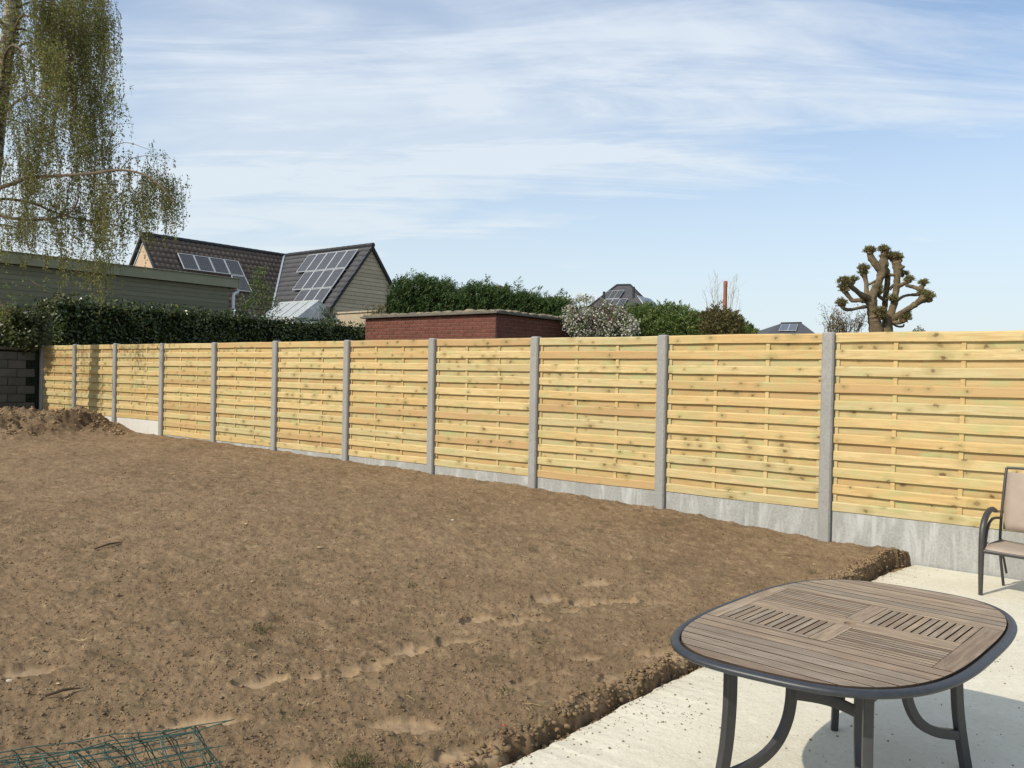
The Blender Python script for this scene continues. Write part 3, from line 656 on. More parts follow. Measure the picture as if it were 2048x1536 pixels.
# ends at the brick shed; local y runs along the hedge
MB().box((0, HL/2, HT/2-.10), (.9, HL-.2, HT-.36)).build('dark_filler', M['core'], hd)
N = 30000; yy = g.random(N)*HL; side = g.random(N); topz = HT+.10*(vnoise(yy*1.3, yy*0, 5)-.5)+.06*(vnoise(yy*5, yy*0, 6)-.5)-.012*yy
face = side < .68; X_ = np.where(face, .50+.09*vnoise(yy*3, yy*2, 3)+g.normal(size=N)*.05, g.uniform(-.5, .55, N)); Z_ = np.where(face, g.uniform(.9, 1, N)*0+g.random(N)**.8*(topz), topz-.28+g.normal(size=N)*.06)
X_ = np.where(face, X_+.12*(vnoise(yy*2.2, Z_*2.2, 8)-.5)*2, X_)
Bz = np.stack([np.where(face, 1., .1), np.zeros(N), np.where(face, .35, 1.)], 1)
C_ = np.stack([X_, yy, Z_-.18*0], 1)
link('leaves', leaves_mesh('leaves', C_, .105, g, .45, bias=Bz, bfac=1.1), M['l_laurel'], hd)
N2 = 500; y2 = g.random(N2)*HL; b2 = np.stack([g.uniform(-.4, .5, N2), y2, HT-.33-.012*y2+.0*y2], 1); link('shoots', sprays_mesh('shoots', b2, np.stack([g.normal(size=N2)*.3, g.normal(size=N2)*.3, np.ones(N2)], 1), g.uniform(.12, .30, N2), g, 7, .07, .028, .5, .1), M['l_shrub'], hd)

def bush(name, label, cat, c, rad, mat, n_leaf, leaf, seed, aspect=.5, stem=None, core=.72, lumps=9, group=None, base_z=.28, kindmat2=None):
    """clumped shrub: several leaf lumps round stems"""
    g = rng(seed); e = empty(name, (c[0], c[1], base_z), 0, label=label, cat=cat, group=group)
    cz = c[2]-base_z; L = []; B = []; cm = MB(); rl = random.Random(seed)
    for i in range(lumps):
        o = np.array([g.uniform(-.62, .62)*rad[0], g.uniform(-.62, .62)*rad[1], cz+g.uniform(-.6, .62)*rad[2]]); r = g.uniform(.38, .55)
        n = n_leaf//lumps; d = g.normal(size=(n, 3)); d /= np.linalg.norm(d, axis=1, keepdims=True); q = o+d*(g.random(n)**.35)[:, None]*np.array(rad)*r*(1+.2*g.normal(size=n))[:, None]; L.append(q); B.append(d)
        if core: cm.blob(tuple(o), min(rad)*r*core, rl, .2, sub=1)
    L = np.concatenate(L); B = np.concatenate(B)
    st = MB()
    for i in range(5): 
        a = g.uniform(0, 6.3); st.tube([(math.cos(a)*.06, math.sin(a)*.06, 0), (math.cos(a)*rad[0]*.3, math.sin(a)*rad[1]*.3, cz*.6), (math.cos(a)*rad[0]*.55, math.sin(a)*rad[1]*.55, cz+rad[2]*.4)], [.03, .02, .006], 5)
    st.build('stems', M['twig'], e)
    if core: tag(cm.build('dark_filler', M['core'], e), kind='stuff')
    link('leaves', leaves_mesh('leaves', L, leaf, g, aspect, bias=B+np.array([0, 0, .4]), bfac=.8), mat, e); return e
# overhanging shrub above the wall corner
p = at(35, 662, 19.6); bush('overhanging_shrub', 'loose leafy shrub hanging over the shaded wall at the far left', 'shrub', (p.x-.2, p.y, p.z), (1.1, .55, .62), M['l_shrub'], 6500, .095, 21, lumps=13, core=.6, base_z=.3)
e = bpy.data.objects['overhanging_shrub']; m = MB(); g = rng(31)
for pts in ([(-30, 640), (30, 625), (75, 612), (125, 588)], [(0, 605), (20, 625), (35, 650)], [(-10, 660), (30, 690), (42, 712), (40, 720)], [(60, 560), (90, 580), (130, 600)]):
    m.tube([at(*q, 19.9)-Vector(e.location) for q in pts], [.014, .011, .008, .004][:len(pts)], 5)
m.build('bare_branch', M['birchlimb'], e)
qs = []
for (px, py, n) in ((65, 690, 40), (75, 640, 30), (40, 715, 18), (100, 660, 50), (30, 600, 40), (10, 570, 25), (85, 575, 25)):
    q = vec(at(px, py, 19.9)-Vector(e.location)); qs.append(q+g.normal(size=(n, 3))*np.array([.16, .12, .10]))
link('young_leaves', leaves_mesh('young_leaves', np.concatenate(qs), .07, g, .55, droop=.5), M['l_fresh'], e)

# ------------------------------------------------------------------ garage with a flat roof
a = at(-160, 500, 20.1); 
gp = at(0, 512, 21.7); ga = empty('garage', (gp.x, gp.y, .28), AZ, label='long low green grey clad outbuilding with a flat roof behind the hedge', cat='outbuilding')
# local y runs along the visible wall to the right end; wall face at x=0 looks to +x
GL = 7.08; TOPZ = at(0, 502, 21.7).z-.28; 
FH = .30
MB().box((-3.12, (GL-8)/2, (TOPZ-FH)/2), (6, GL+7.9-.5, TOPZ-FH)).build('wall', M['sage'], ga)
m_ = MB().box((0, 0, 0), (.022, 3.98, .128), bev=.005).mesh('cladding_board'); m_.materials.append(M['sage'])
for r in range(13):
    for c in range(4):
        y = GL-.27-2-c*4.0+(0 if r % 2 else .0)
        z = TOPZ-FH-.07-r*.135
        o = link('cladding_board', m_, None, ga, (-.105+(.0 if r % 2 else .003), y, z)); o.rotation_euler = (0, .06, 0)
MB().box((.02, (GL-8)/2+.0, TOPZ-FH/2), (.05, GL+8, FH), bev=.006).build('fascia', M['fascia'], ga)
MB().box((-3.0, GL+.03, TOPZ-FH/2), (6.1, .05, FH), bev=.006).build('fascia', M['fascia'], ga)
MB().box((-3.05, (GL-8)/2, TOPZ-.06), (6.05, GL+7.9, .06)).build('roof', M['felt'], ga)
MB().box((.035, (GL-8)/2, TOPZ+.012), (.10, GL+8.05, .022), bev=.003).build('roof_trim', M['fascia'], ga)
dp = MB(); dp.tube([(-.10, GL+.06, TOPZ-FH-.02), (-.10, GL+.06, TOPZ-FH-.10), (-.06, GL-.12, TOPZ-FH-.20), (-.04, GL-.14, TOPZ-FH-.30), (-.04, GL-.14, .1)], .05, 10); dp.build('downpipe', M['white'], ga, True)

# ------------------------------------------------------------------ big house
JZ = 5.981+EYE; hs = empty('brick_house', (-11.919, 43.0, .28), AZ, label='big house with brown and dark tiled roofs carrying two sets of solar panels', cat='house')
R = JZ-.28; TN = math.tan(math.radians(52)); HW = 4.1; CO = math.cos(math.radians(52)); SI = math.sin(math.radians(52))
# slope frames: main slope faces +x (u along y, v down slope); wing slope faces -y (u along x, v down)
def Pm(y, v, h=0): return (v*CO+h*SI, y, R-v*SI+h*CO)
def Pw(x, v, h=0): return (x, -(v*CO+h*SI), R-v*SI+h*CO)
SL = HW/CO
def tiles(fn, u0, u1, clip, step, wave, amp, name, mat, parent):
    V = []; F = []; nv = int(SL/step); du = wave/6
    for r in range(nv):
        v0, v1 = r*step, (r+1)*step
        vm = (v0+v1)/2*CO
        a_, b_ = clip(u0, u1, v0*CO, v1*CO)
        us = np.arange(a_, b_+du, du)
        base = len(V)
        for u in us:
            w = amp*(.5+.5*math.sin(2*math.pi*u/wave)); w = amp*(w/amp)**.6 if amp else 0
            V.append(fn(u, v0, .002+w)); V.append(fn(u, v1, .035+w)); V.append(fn(u, v1, .0+w*.2))
        for i in range(len(us)-1):
            o = base+i*3; F += [(o, o+1, o+4, o+3), (o+1, o+2, o+5, o+4)]
    o = link(name, np_mesh(name, V, F), mat, parent); return tag(o, kind='stuff')
tiles(Pm, -7.6, 0, lambda a, b, x0, x1: (a, -(x0+x1)/2), .33, .25, .035, 'roof_tiles', M['brownroof'], hs)
tiles(Pw, 0, 6.72, lambda a, b, x0, x1: ((x0+x1)/2, b), .33, .30, .006, 'roof_tiles', M['darkroof'], hs)
# solid house bodies under the tiles
ez = R-HW*TN
b = MB(); b.prism([(-HW, -7.45, ez), (HW, -7.45, ez), (0, -7.45, R-.03)], (0, 11.5, 0)); b.build('roof', M['brownroof'], hs)
b = MB(); b.prism([(.2, -HW, ez), (.2, HW, ez), (.2, 0, R-.03)], (6.36, 0, 0)); b.build('roof', M['darkroof'], hs)
MB().box((0, -1.7, ez/2), (2*HW-.5, 11.4, ez)).build('wall', M['peach'], hs)
MB().box((3.2, 0, ez/2), (6.6, 2*HW-.5, ez)).build('wall', M['gable'], hs)
# wing gable at x=6.6: horizontal boards, one object each
k = 0; z = 0
bt = .185; nb_ = int((R-.15)/bt)
for r in range(nb_):
    z0 = r*bt; z1 = z0+bt-.012; hw = lambda zz: min(HW-.25, max(0, (R-.10-zz)/TN))
    if hw(z1) < .05: continue
    if z0 < 1.4: continue
    a0, a1 = hw(z0), hw(z1); cut = rnd.choice([-.9, .1, 1.1, None]); 
    segs = [(-1, cut), (cut, 1)] if cut is not None and a1 > 1.3 else [(-1, 1)]
    for (s0, s1) in segs:
        l0 = -a0 if s0 == -1 else s0+.004; l1 = -a1 if s0 == -1 else s0+.004; r0 = a0 if s1 == 1 else s1-.004; r1 = a1 if s1 == 1 else s1-.004
        MB().prism([(6.60, l0, z0), (6.60, r0, z0), (6.585, r1, z1), (6.585, l1, z1)][::1], (.028, 0, 0)).build('cladding_board', M['gable'], hs)
# main gable at the left end
b = MB(); b.prism([(-HW+.3, -7.46, ez-.2), (HW-.3, -7.46, ez-.2), (0, -7.46, R-.25)], (0, -.06, 0)); b.build('gable', M['peach'], hs)
# verge and ridge
for sgn in (-1, 1):
    v = MB(); v.prism([(6.50, 0, R+.03), (6.50, sgn*(HW+.1), R+.03-(HW+.1)*TN), (6.50, sgn*(HW+.1), R-.19-(HW+.1)*TN), (6.50, 0, R-.19)], (.24, 0, 0)); v.build('verge', M['ridge'], hs)
    v = MB(); v.prism([(0, -7.68, R+.02), (sgn*(HW+.1), -7.68, R+.02-(HW+.1)*TN), (sgn*(HW+.1), -7.68, R-.16-(HW+.1)*TN), (0, -7.68, R-.16)], (0, .16, 0)); v.build('verge', M['ridge'], hs)
rm = MB().tube([(0, -.21, 0), (0, -.19, 0), (0, .19, .008), (0, .21, .008)], [.095, .115, .115, .10], 8).mesh('ridge_tile'); rm.materials.append(M['ridge'])
for i in range(19): link('ridge_tile', rm, None, hs, (0, -7.5+i*.41, R+.01))
for i in range(16): link('ridge_tile', rm, None, hs, (.42+i*.41, 0, R+.01), -math.pi/2)
va = MB(); va.tube([(k_*CO*0+x_, -x_+.0, R-x_*TN+.07) for k_, x_ in enumerate((.05, 1.5, 3, HW))], .07, 6); va.build('valley_gutter', M['zinc'], hs)
# solar panels
def pv(fn, u0, v0, w, h, thing, ux, ang_main):
    o1 = Vector(fn(u0, v0, .14)); o2 = Vector(fn(u0+w, v0, .14)); o3 = Vector(fn(u0, v0+h, .14)); X_ = (o2-o1).normalized(); Y_ = (o1-o3).normalized(); Zn = X_.cross(Y_)
    mt = Matrix(((X_.x, Y_.x, Zn.x, 0), (X_.y, Y_.y, Zn.y, 0), (X_.z, Y_.z, Zn.z, 0), (0, 0, 0, 1))); c = (o2+o3)/2
    f = MB(); t = .03
    for (cc, dd) in (((0, h/2-t/2, 0), (w, t, .04)), ((0, -h/2+t/2, 0), (w, t, .04)), ((-w/2+t/2, 0, 0), (t, h-2*t, .04)), ((w/2-t/2, 0, 0), (t, h-2*t, .04))): f.box(cc, dd)
    o = f.build('solar_panel', M['alu'], thing); o.matrix_local = Matrix.Translation(c) @ mt
    q = MB().box((0, 0, -.004), (w-2*t, h-2*t, .02)).build('solar_cells', M['pv'], o)
for i in range(4): pv(lambda u, v, h: Pm(-u, v, h) if False else Pm(u, v, h), -6.33+i*.785, 1.02, .77, .96, hs, 1, 0)
for i in (3,): 
    for j in (0,): pv(Pm, -6.33+i*.785, 2.02+j*.98, .77, .96, hs, 1, 0)
for r, (n0, cnt) in enumerate(((2.40, 5), (3.13, 4), (3.85, 3), (3.85, 3))):
    for i in range(cnt): pv(Pw, 6.09-(cnt-i)*.738, .34+r*1.235, .725, 1.20, hs, 0, 0)

# greenhouse in front of it
gp = at(638, 601, 31.0); gh = empty('greenhouse', (gp.x, gp.y, .28), AZ, label='small glass greenhouse with pale metal frame behind the hedge', cat='greenhouse')
gz = gp.z-.28; fr = MB(); L = 2.35; hw = 1.0; ev = gz-.72
for x in np.linspace(-L, 0, 5):
    for sg in (-1, 1): fr.box((0, 0, 0), (.04, 1, .04), M=Matrix.Translation((x, sg*hw/2, (gz+ev)/2)) @ Matrix.Rotation(-sg*math.atan2(gz-ev, hw), 4, 'X') @ Matrix.Diagonal((1, math.hypot(hw, gz-ev), 1, 1))); fr.box((x, sg*hw, ev/2), (.04, .04, ev))
fr.box((-L/2, 0, gz), (L, .07, .05)); fr.box((-L/2, -hw, ev), (L, .05, .05)); fr.box((-L/2, hw, ev), (L, .05, .05)); fr.box((0, 0, ev), (.03, 2*hw, .04)); fr.box((0, 0, gz/2), (.03, .03, gz-.05))
fr.build('frame', M['alu'], gh)
for i in range(4):
    x0 = -L+i*L/4+.03; x1 = x0+L/4-.06
    for sg in (-1, 1):
        MB().prism([(x0, sg*.03, gz-.03), (x1, sg*.03, gz-.03), (x1, sg*hw, ev-.01), (x0, sg*hw, ev-.01)], (0, 0, .006)).build('glass_pane', M['glass'], gh)
MB().prism([(0.0, -hw, ev), (0, hw, ev), (0, 0, gz)], (.006, 0, 0)).build('glass_pane', M['glass'], gh)
MB().prism([(-.02, -hw, .1), (-.02, hw, .1), (-.02, hw, ev-.02), (-.02, -hw, ev-.02)], (.006, 0, 0)).build('glass_pane', M['glass'], gh)

# ------------------------------------------------------------------ brick shed
bs = empty('brick_shed', (-.35, 14.8, .28), AZ, label='flat roofed red brick shed with lichened roof edge behind the fence', cat='shed')
cpt = at(992, 628, 14.8); bs.location = (cpt.x, cpt.y, .28); BT = cpt.z-.28
LW = 3.45; LM = 2.62            # left face runs to -x, right face runs to +y
MB().box((-LW/2, LM/2, BT/2-.01), (LW-.012, LM-.012, BT-.02)).build('wall', M['mortar'], bs)
low = MB(); H_ = .068; bcache = {}
rows = int(BT/H_)
def brick_mesh(w):
    w = round(w, 3)
    if w not in bcache: bcache[w] = MB().box((0, 0, 0), (w, .03, .058), bev=.003).mesh('brick'); bcache[w].materials.append(M['brick'])
    return bcache[w]
for r in range(rows):
    z = BT-.032-r*H_
    for face, Lf in ((0, LW), (1, LM)):
        c = -1
        while c*.218 < Lf:
            a0 = c*.218+(.109 if (r+face) % 2 else 0); a1 = a0+.208; a0 = max(a0, 0); a1 = min(a1, Lf); c += 1
            if a1-a0 < .03: continue
            q = (a0+a1)/2; pos = (-q, .0115, z) if face == 0 else (-.0115, q+.031 if a0 == 0 else q, z)
            w_ = a1-a0-(.0 if face == 0 or a0 > 0 else .03)
            if r < 9:
                pr = rnd.uniform(-.0015, .0015); link('brick', brick_mesh(w_), None, bs, (pos[0]-(0 if face == 0 else pr), pos[1]-(pr if face == 0 else 0), z), 0 if face == 0 else math.pi/2)
            else: low.box(pos, (w_, .03, .058), math.pi/2*face)
tag(low.build('lower_bricks', M['brick'], bs), kind='stuff')
MB().box((-LW/2, LM/2, BT+.028), (LW+.16, LM+.16, .040), bev=.006).build('roof', M['slabroof'], bs)
re = random.Random(4)
for face, Lf in ((0, LW), (1, LM)):
    q = .05
    while q < Lf+.05:
        w = re.uniform(.16, .30); hgt = re.uniform(.035, .065)
        m = MB(); nseg = 6; V_ = []
        prof = [(-.06, 0), (-.065, .4), (-.03, .9), (.05, 1), (.14, .6), (.15, 0)]
        for i in range(nseg+1):
            u = i/nseg; k = math.sin(math.pi*min(max(u, .04), .96))**.45
            for (yy_, zz_) in prof: m.v.append(((u-.5)*w, yy_*(.8+.2*k)+re.uniform(-.006, .006), zz_*hgt*k*(1+re.uniform(-.12, .12))))
        K6 = len(prof)
        for i in range(nseg):
            for j in range(K6-1): m.f.append((i*K6+j, (i+1)*K6+j, (i+1)*K6+j+1, i*K6+j+1))
        m.f.append(tuple(range(K6))); m.f.append(tuple(nseg*K6+j for j in range(K6-1, -1, -1)))
        o = m.build('edge_stone', M['edge'], bs, True)
        c = q+w/2
        if face == 0: o.location = (-c+.06, -.01, BT+.049)
        else: o.location = (.01, c-.06, BT+.049); o.rotation_euler = (0, 0, math.pi/2)
        q += w+re.uniform(.0, .03)
# low pale roof edge left of the shed
a = at(800, 625, 31.0); b_ = at(672, 625, 33.5)
ls = empty('garden_wall', (b_.x, b_.y, .28), math.atan2(a.y-b_.y, a.x-b_.x), label='low wall with a pale flat coping between hedge and brick shed', cat='wall')
Lx = (Vector((a.x, a.y))-Vector((b_.x, b_.y))).length; zt = b_.z-.28
MB().box((Lx/2, .1, zt/2-.04), (Lx, .2, zt-.08)).build('wall', M['beigeroof'], ls)
for i in range(5): MB().box((Lx*(i+.5)/5, .1, zt-.03), (Lx/5-.01, .3, .07), bev=.008).build('coping_slab', M['beigeroof'], ls)

# ------------------------------------------------------------------ conifer hedge
g = rng(41)
ch = empty('conifer_hedge', (*at(778, 640, 19.5)[:2], .28), 0, label='feathery green conifer hedge rising behind the brick shed', cat='hedge')
co = Vector(ch.location)
prof = [(776, 604), (788, 574), (820, 561), (855, 566), (885, 574), (905, 582), (930, 580), (960, 577), (975, 574), (1000, 586), (1030, 594), (1060, 602), (1090, 605), (1120, 609), (1150, 626)]
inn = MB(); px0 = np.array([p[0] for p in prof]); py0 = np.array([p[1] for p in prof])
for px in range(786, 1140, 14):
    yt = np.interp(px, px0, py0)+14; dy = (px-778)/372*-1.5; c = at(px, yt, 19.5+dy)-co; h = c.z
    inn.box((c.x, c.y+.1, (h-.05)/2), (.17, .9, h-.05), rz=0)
inn.build('dark_filler', M['core'], ch)
N = 5200; pxs = g.uniform(774, 1152, N); tops = np.interp(pxs, px0, py0)+9*(vnoise(pxs*.09, pxs*0, 3)-.5)*2; dd = g.random(N)**1.25; pys = tops+dd*(652-tops)
base = np.array([vec(at(float(a), float(b), 19.5-(a-778)/372*1.5+float(c))-co) for a, b, c in zip(pxs, pys, g.uniform(-.62, .35, N))])
di = np.stack([g.normal(size=N)*.5+.25, g.normal(size=N)*.45-.35, .55+.5*g.random(N)], 1)
link('foliage', sprays_mesh('foliage', base, di, g.uniform(.12, .28, N), g, 12, .075, .020, .75, .25, (.6, 0, -.6)), M['l_conifer'], ch)
# leader shoots
tips = [(822, 543), (838, 550), (868, 556), (905, 566), (935, 566), (973, 556), (968, 562), (990, 572), (1034, 564), (1030, 570), (1065, 582), (1075, 578), (1092, 588), (1120, 582), (1118, 588), (800, 560), (850, 552), (884, 562), (945, 566), (1008, 578)]
bs_ = []; ds_ = []; ln = []
for (px, py) in tips:
    for k in range(14):
        t = k/13; p = at(px-6+6*t, py+34*(1-t), 19.3-(px-778)/372*1.5); bs_.append(vec(p-co)+g.normal(size=3)*.02); ds_.append([g.normal()*.5+.3, g.normal()*.4, .8]); ln.append(.20*(1-t)+.10)
link('shoots', sprays_mesh('shoots', np.array(bs_), np.array(ds_), np.array(ln), g, 9, .055, .016, .7, .3, (.8, 0, -.5)), M['l_conifer'], ch)

# small trees and bushes by the greenhouse
sp_c = at(520, 580, 29.0); sp = empty('young_tree', (sp_c.x, sp_c.y, .28), 0, label='slim young tree with fresh green leaves in front of the brown roof', cat='tree')
m = MB(); so = Vector(sp.location)
m.tube([(0, 0, 0), (0, 0, 1.6), tuple(at(522, 600, 29)-so), tuple(at(525, 565, 29)-so), tuple(at(530, 535, 29)-so)], [.04, .035, .028, .018, .006], 7); 
for (x, y) in ((508, 560), (500, 585), (540, 590), (545, 610), (510, 605), (538, 565), (512, 548)): m.tube([tuple(at(523, y+16, 29)-so), tuple(at(x, y, 29+g.uniform(-.4, .4))-so)], [.012, .004], 5)
m.build('trunk', M['twig'], sp)
qs = []
for (x, y, n, r) in ((525, 540, 34, .12), (512, 552, 44, .16), (520, 565, 60, .18), (505, 575, 40, .15), (530, 580, 60, .18), (515, 595, 70, .22), (540, 600, 60, .2), (548, 615, 40, .18), (500, 605, 60, .2), (525, 618, 90, .3), (488, 612, 60, .2)): qs.append(vec(at(x, y, 29)-so)+g.normal(size=(n*2, 3))*r*.8)
link('crown', leaves_mesh('crown', np.concatenate(qs), .085, g, .45, droop=.3), M['l_fresh'], sp)
def spiky(name, label, px, pytop, pybase, w, Y, mat, seed, cnt=300):
    g = rng(seed); c = at(px, pybase, Y); e = empty(name, (c.x, c.y, .28), 0, label=label, cat='bush'); o = Vector(e.location); 
    top = at(px, pytop, Y).z-.28; bot = c.z-.28; hw_ = w/2*Y/FPX
    u = g.random(cnt)**.8; base = np.stack([g.normal(size=cnt)*hw_*.35, g.normal(size=cnt)*hw_*.35, bot*.6+u*(top-bot*.6)*.75], 1)
    di = np.stack([base[:, 0]/hw_*1.2+g.normal(size=cnt)*.3, g.normal(size=cnt)*.5, .9+0*u], 1)
    MB().tube([(0, 0, 0), (0, 0, top*.9)], [.05, .01], 6).build('trunk', M['twig'], e)
    link('foliage', sprays_mesh('foliage', base, di, g.uniform(.2, .45, cnt)*hw_*1.6, g, 10, .07, .02, .5, -.1), mat, e)
spiky('dark_bush', 'dark pointed evergreen bush right of the greenhouse', 657, 592, 632, 34, 30.5, M['l_yew'], 51)
spiky('dark_bush', 'brownish evergreen bush in front of the beige gable', 757, 590, 630, 50, 26, M['l_olive'], 52, 340)

# ------------------------------------------------------------------ blossom, bamboo, twiggy shrubs
def px_bush(name, label, cat, prof, ybase, Y, depth, mat, n, leaf, seed, aspect=.4, core=True, droop=0, sprays=False, thin=1.0, clump=0, sl_=(.15, .3), lw=.02):
    g = rng(seed); c = at(prof[len(prof)//2][0], ybase, Y); e = empty(name, (c.x, c.y, .28), 0, label=label, cat=cat); o = Vector(e.location)
    a = np.array([p[0] for p in prof], float); b = np.array([p[1] for p in prof], float)
    pxs = g.uniform(a[0], a[-1], n); tp = np.interp(pxs, a, b)+14*(vnoise(pxs*.11, pxs*0+seed, 5)-.5)+8*(vnoise(pxs*.4, pxs*0+seed, 6)-.5); pys = tp+(g.random(n)**thin)*(ybase+14-tp)
    if clump:
        ci = g.integers(0, clump, n); cxs = g.uniform(a[0]-4, a[-1]+3, clump); ct = np.interp(cxs, a, b)+g.normal(size=clump)*5; cys = ct+4+(g.random(clump)**.9)*(ybase-ct); pxs = cxs[ci]+g.normal(size=n)*4.6; pys = cys[ci]+g.normal(size=n)*4.2; tp = np.interp(pxs, a, b)
    dep = g.uniform(-1, 1, n)*depth*np.sqrt(np.clip((pys-tp)/40., .05, 1))
    C = np.array([vec(at(float(i), float(j), Y+float(k))-o) for i, j, k in zip(pxs, pys, dep)])
    st = MB()
    for i in range(9):
        x = a[0]+(a[-1]-a[0])*(i+.5)/9; t = at(x, np.interp(x, a, b)+8, Y)-o; st.tube([(t.x*.4, 0, 0), (t.x*.8, 0, t.z*.6), tuple(t)], [.03, .02, .005], 5)
    st.build('stems', M['twig'], e)
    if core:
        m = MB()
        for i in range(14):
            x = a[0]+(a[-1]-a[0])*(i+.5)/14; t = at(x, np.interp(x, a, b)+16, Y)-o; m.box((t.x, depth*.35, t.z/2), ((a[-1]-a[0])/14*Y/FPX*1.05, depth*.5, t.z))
        tag(m.build('dark_filler', M['core'], e), kind='stuff')
    B = np.stack([np.zeros(n), -np.ones(n), .6*np.ones(n)], 1)
    if sprays:
        di = np.stack([g.normal(size=n)*.6, g.normal(size=n)*.5-.3, .5+.5*g.random(n)], 1)
        link('foliage', sprays_mesh('foliage', C, di, g.uniform(*sl_, n), g, 8, leaf, lw, .6, .35), mat, e)
    else: link('leaves', leaves_mesh('leaves', C, leaf, g, aspect, bias=B, bfac=.5, droop=droop), mat, e)
    return e
pb = px_bush('bamboo', 'bright green bamboo thicket in front of the hipped house', 'bamboo', [(1235, 640), (1262, 618), (1300, 616), (1340, 614), (1370, 626), (1395, 634), (1425, 626), (1450, 640), (1478, 650), (1502, 662)], 668, 17.5, .8, M['l_bamboo'], 2400, .11, 61, sprays=True, lw=.022)
bl = px_bush('blossom_shrub', 'white blossoming shrub right of the brick shed', 'shrub', [(1128, 606), (1140, 596), (1158, 582), (1170, 590), (1190, 602), (1215, 596), (1235, 612), (1255, 622), (1272, 640)], 668, 16.3, .6, M['l_blossom'], 4300, .042, 62, aspect=.8, core=False, clump=150)
g = rng(63); o = Vector(bl.location); C = np.array([vec(at(float(a), float(b), 16.6+float(c))-o) for a, b, c in zip(g.uniform(1136, 1262, 1800), g.uniform(612, 680, 1800), g.uniform(-.4, .4, 1800))])
link('green_leaves', leaves_mesh('green_leaves', C, .06, g, .5), M['l_shrub'], bl)
m = MB()
for i in range(50):
    x = g.uniform(1135, 1265); t = np.interp(x, [1128, 1160, 1215, 1272], [606, 588, 598, 640]); m.tube([at(1195+(x-1195)*.4, 680, 16.3)-o, at(1195+(x-1195)*.8, 640, 16.3+g.uniform(-.4, .4))-o, at(x, t, 16.3+g.uniform(-.4, .4))-o], [.012, .008, .003], 4)
m.build('twigs', M['twig'], bl)
px_bush('olive_shrub', 'olive brown leafy shrub around the foot of the tall canes', 'shrub', [(1408, 634), (1425, 622), (1445, 624), (1465, 632), (1480, 648)], 668, 16.6, .4, M['l_olive'], 600, .09, 64, sprays=True)
cn = empty('bare_canes', (*at(1442, 668, 17.0)[:2], .28), 0, label='clump of tall thin bare canes beside the brick chimney', cat='plant'); o = Vector(cn.location); g = rng(65)
PAs = []
for (x0, x1, yt) in ((1425, 1408, 582), (1430, 1420, 560), (1433, 1431, 548), (1438, 1434, 546), (1428, 1424, 575), (1435, 1436, 566), (1452, 1460, 568), (1458, 1468, 552), (1460, 1472, 560), (1462, 1470, 548), (1466, 1478, 580), (1455, 1462, 590), (1440, 1444, 585), (1422, 1412, 600), (1468, 1480, 606), (1432, 1428, 562), (1457, 1466, 574)):
    u = np.linspace(0, 1, 7); dz = g.uniform(-.3, .3)
    PAs.append(np.array([vec(at(x0+(x1-x0)*q*q+g.normal()*.6, 700+(yt-700)*q, 17.0+dz)-o) for q in u]))
link('cane', strands_mesh('cane', np.array(PAs), .0055), M['straw'], cn)
tw = []
for P_ in PAs:
    for k in range(9):
        i = g.integers(3, 6); f = g.random(); p = P_[i]*(1-f)+P_[i+1]*f; q = p+np.array([g.normal()*.10, g.normal()*.1, g.uniform(.05, .2)]); tw.append(np.stack([p, (p+q)/2+g.normal(size=3)*.01, q]))
link('twigs', strands_mesh('twigs', np.array(tw), .0028), M['straw'], cn)
# bare bush and pale bush left of the pollard
bb = empty('bare_shrub', (*at(1700, 665, 18.5)[:2], .28), 0, label='bare twiggy shrub in bud left of the pollard tree', cat='shrub'); o = Vector(bb.location); g = rng(66)
P1 = []; P2 = []; buds = []
for i in range(44):
    x = g.uniform(1645, 1738); yt = g.uniform(608, 650)-10*(i % 9 == 0); xb = x*.4+1690*.6+g.normal()*10; d_ = g.uniform(-.5, .5); u = np.linspace(0, 1, 6)
    pth = np.array([vec(at(xb+(x-xb)*q+g.normal()*1.2, 690+(yt-690)*q, 18.5+d_*q)-o) for q in u]); P1.append(pth)
    for k in range(7):
        j = g.integers(2, 5); f = g.random(); p = pth[j]*(1-f)+pth[j+1]*f; q = p+np.array([g.normal()*.11, g.normal()*.1, g.uniform(.0, .15)]); P2.append(np.stack([p, (p+q)/2+g.normal(size=3)*.012, q])); buds.append(q); buds.append((p+q)/2)
link('stems', strands_mesh('stems', np.array(P1), .009), M['twig'], bb); link('twigs', strands_mesh('twigs', np.array(P2), .0035), M['twig'], bb)
bd = np.array(buds); link('buds', leaves_mesh('buds', np.repeat(bd, 2, 0)+g.normal(size=(len(bd)*2, 3))*.02, .03, g, .6), M['l_olive'], bb)
px_bush('pale_shrub', 'pale tan budding bush among the bare twigs', 'shrub', [(1655, 650), (1662, 630), (1672, 612), (1682, 630), (1690, 652)], 668, 19.2, .3, mat_leaf('tan_buds', (.26, .20, .12), (.36, .29, .19), None, .7, .2, .2), 900, .05, 67, core=False)
px_bush('small_bush', 'small green bush top showing right of the pollard tree', 'bush', [(1820, 668), (1830, 652), (1842, 650), (1852, 662)], 672, 22, .3, M['l_olive'], 300, .07, 68, core=False)

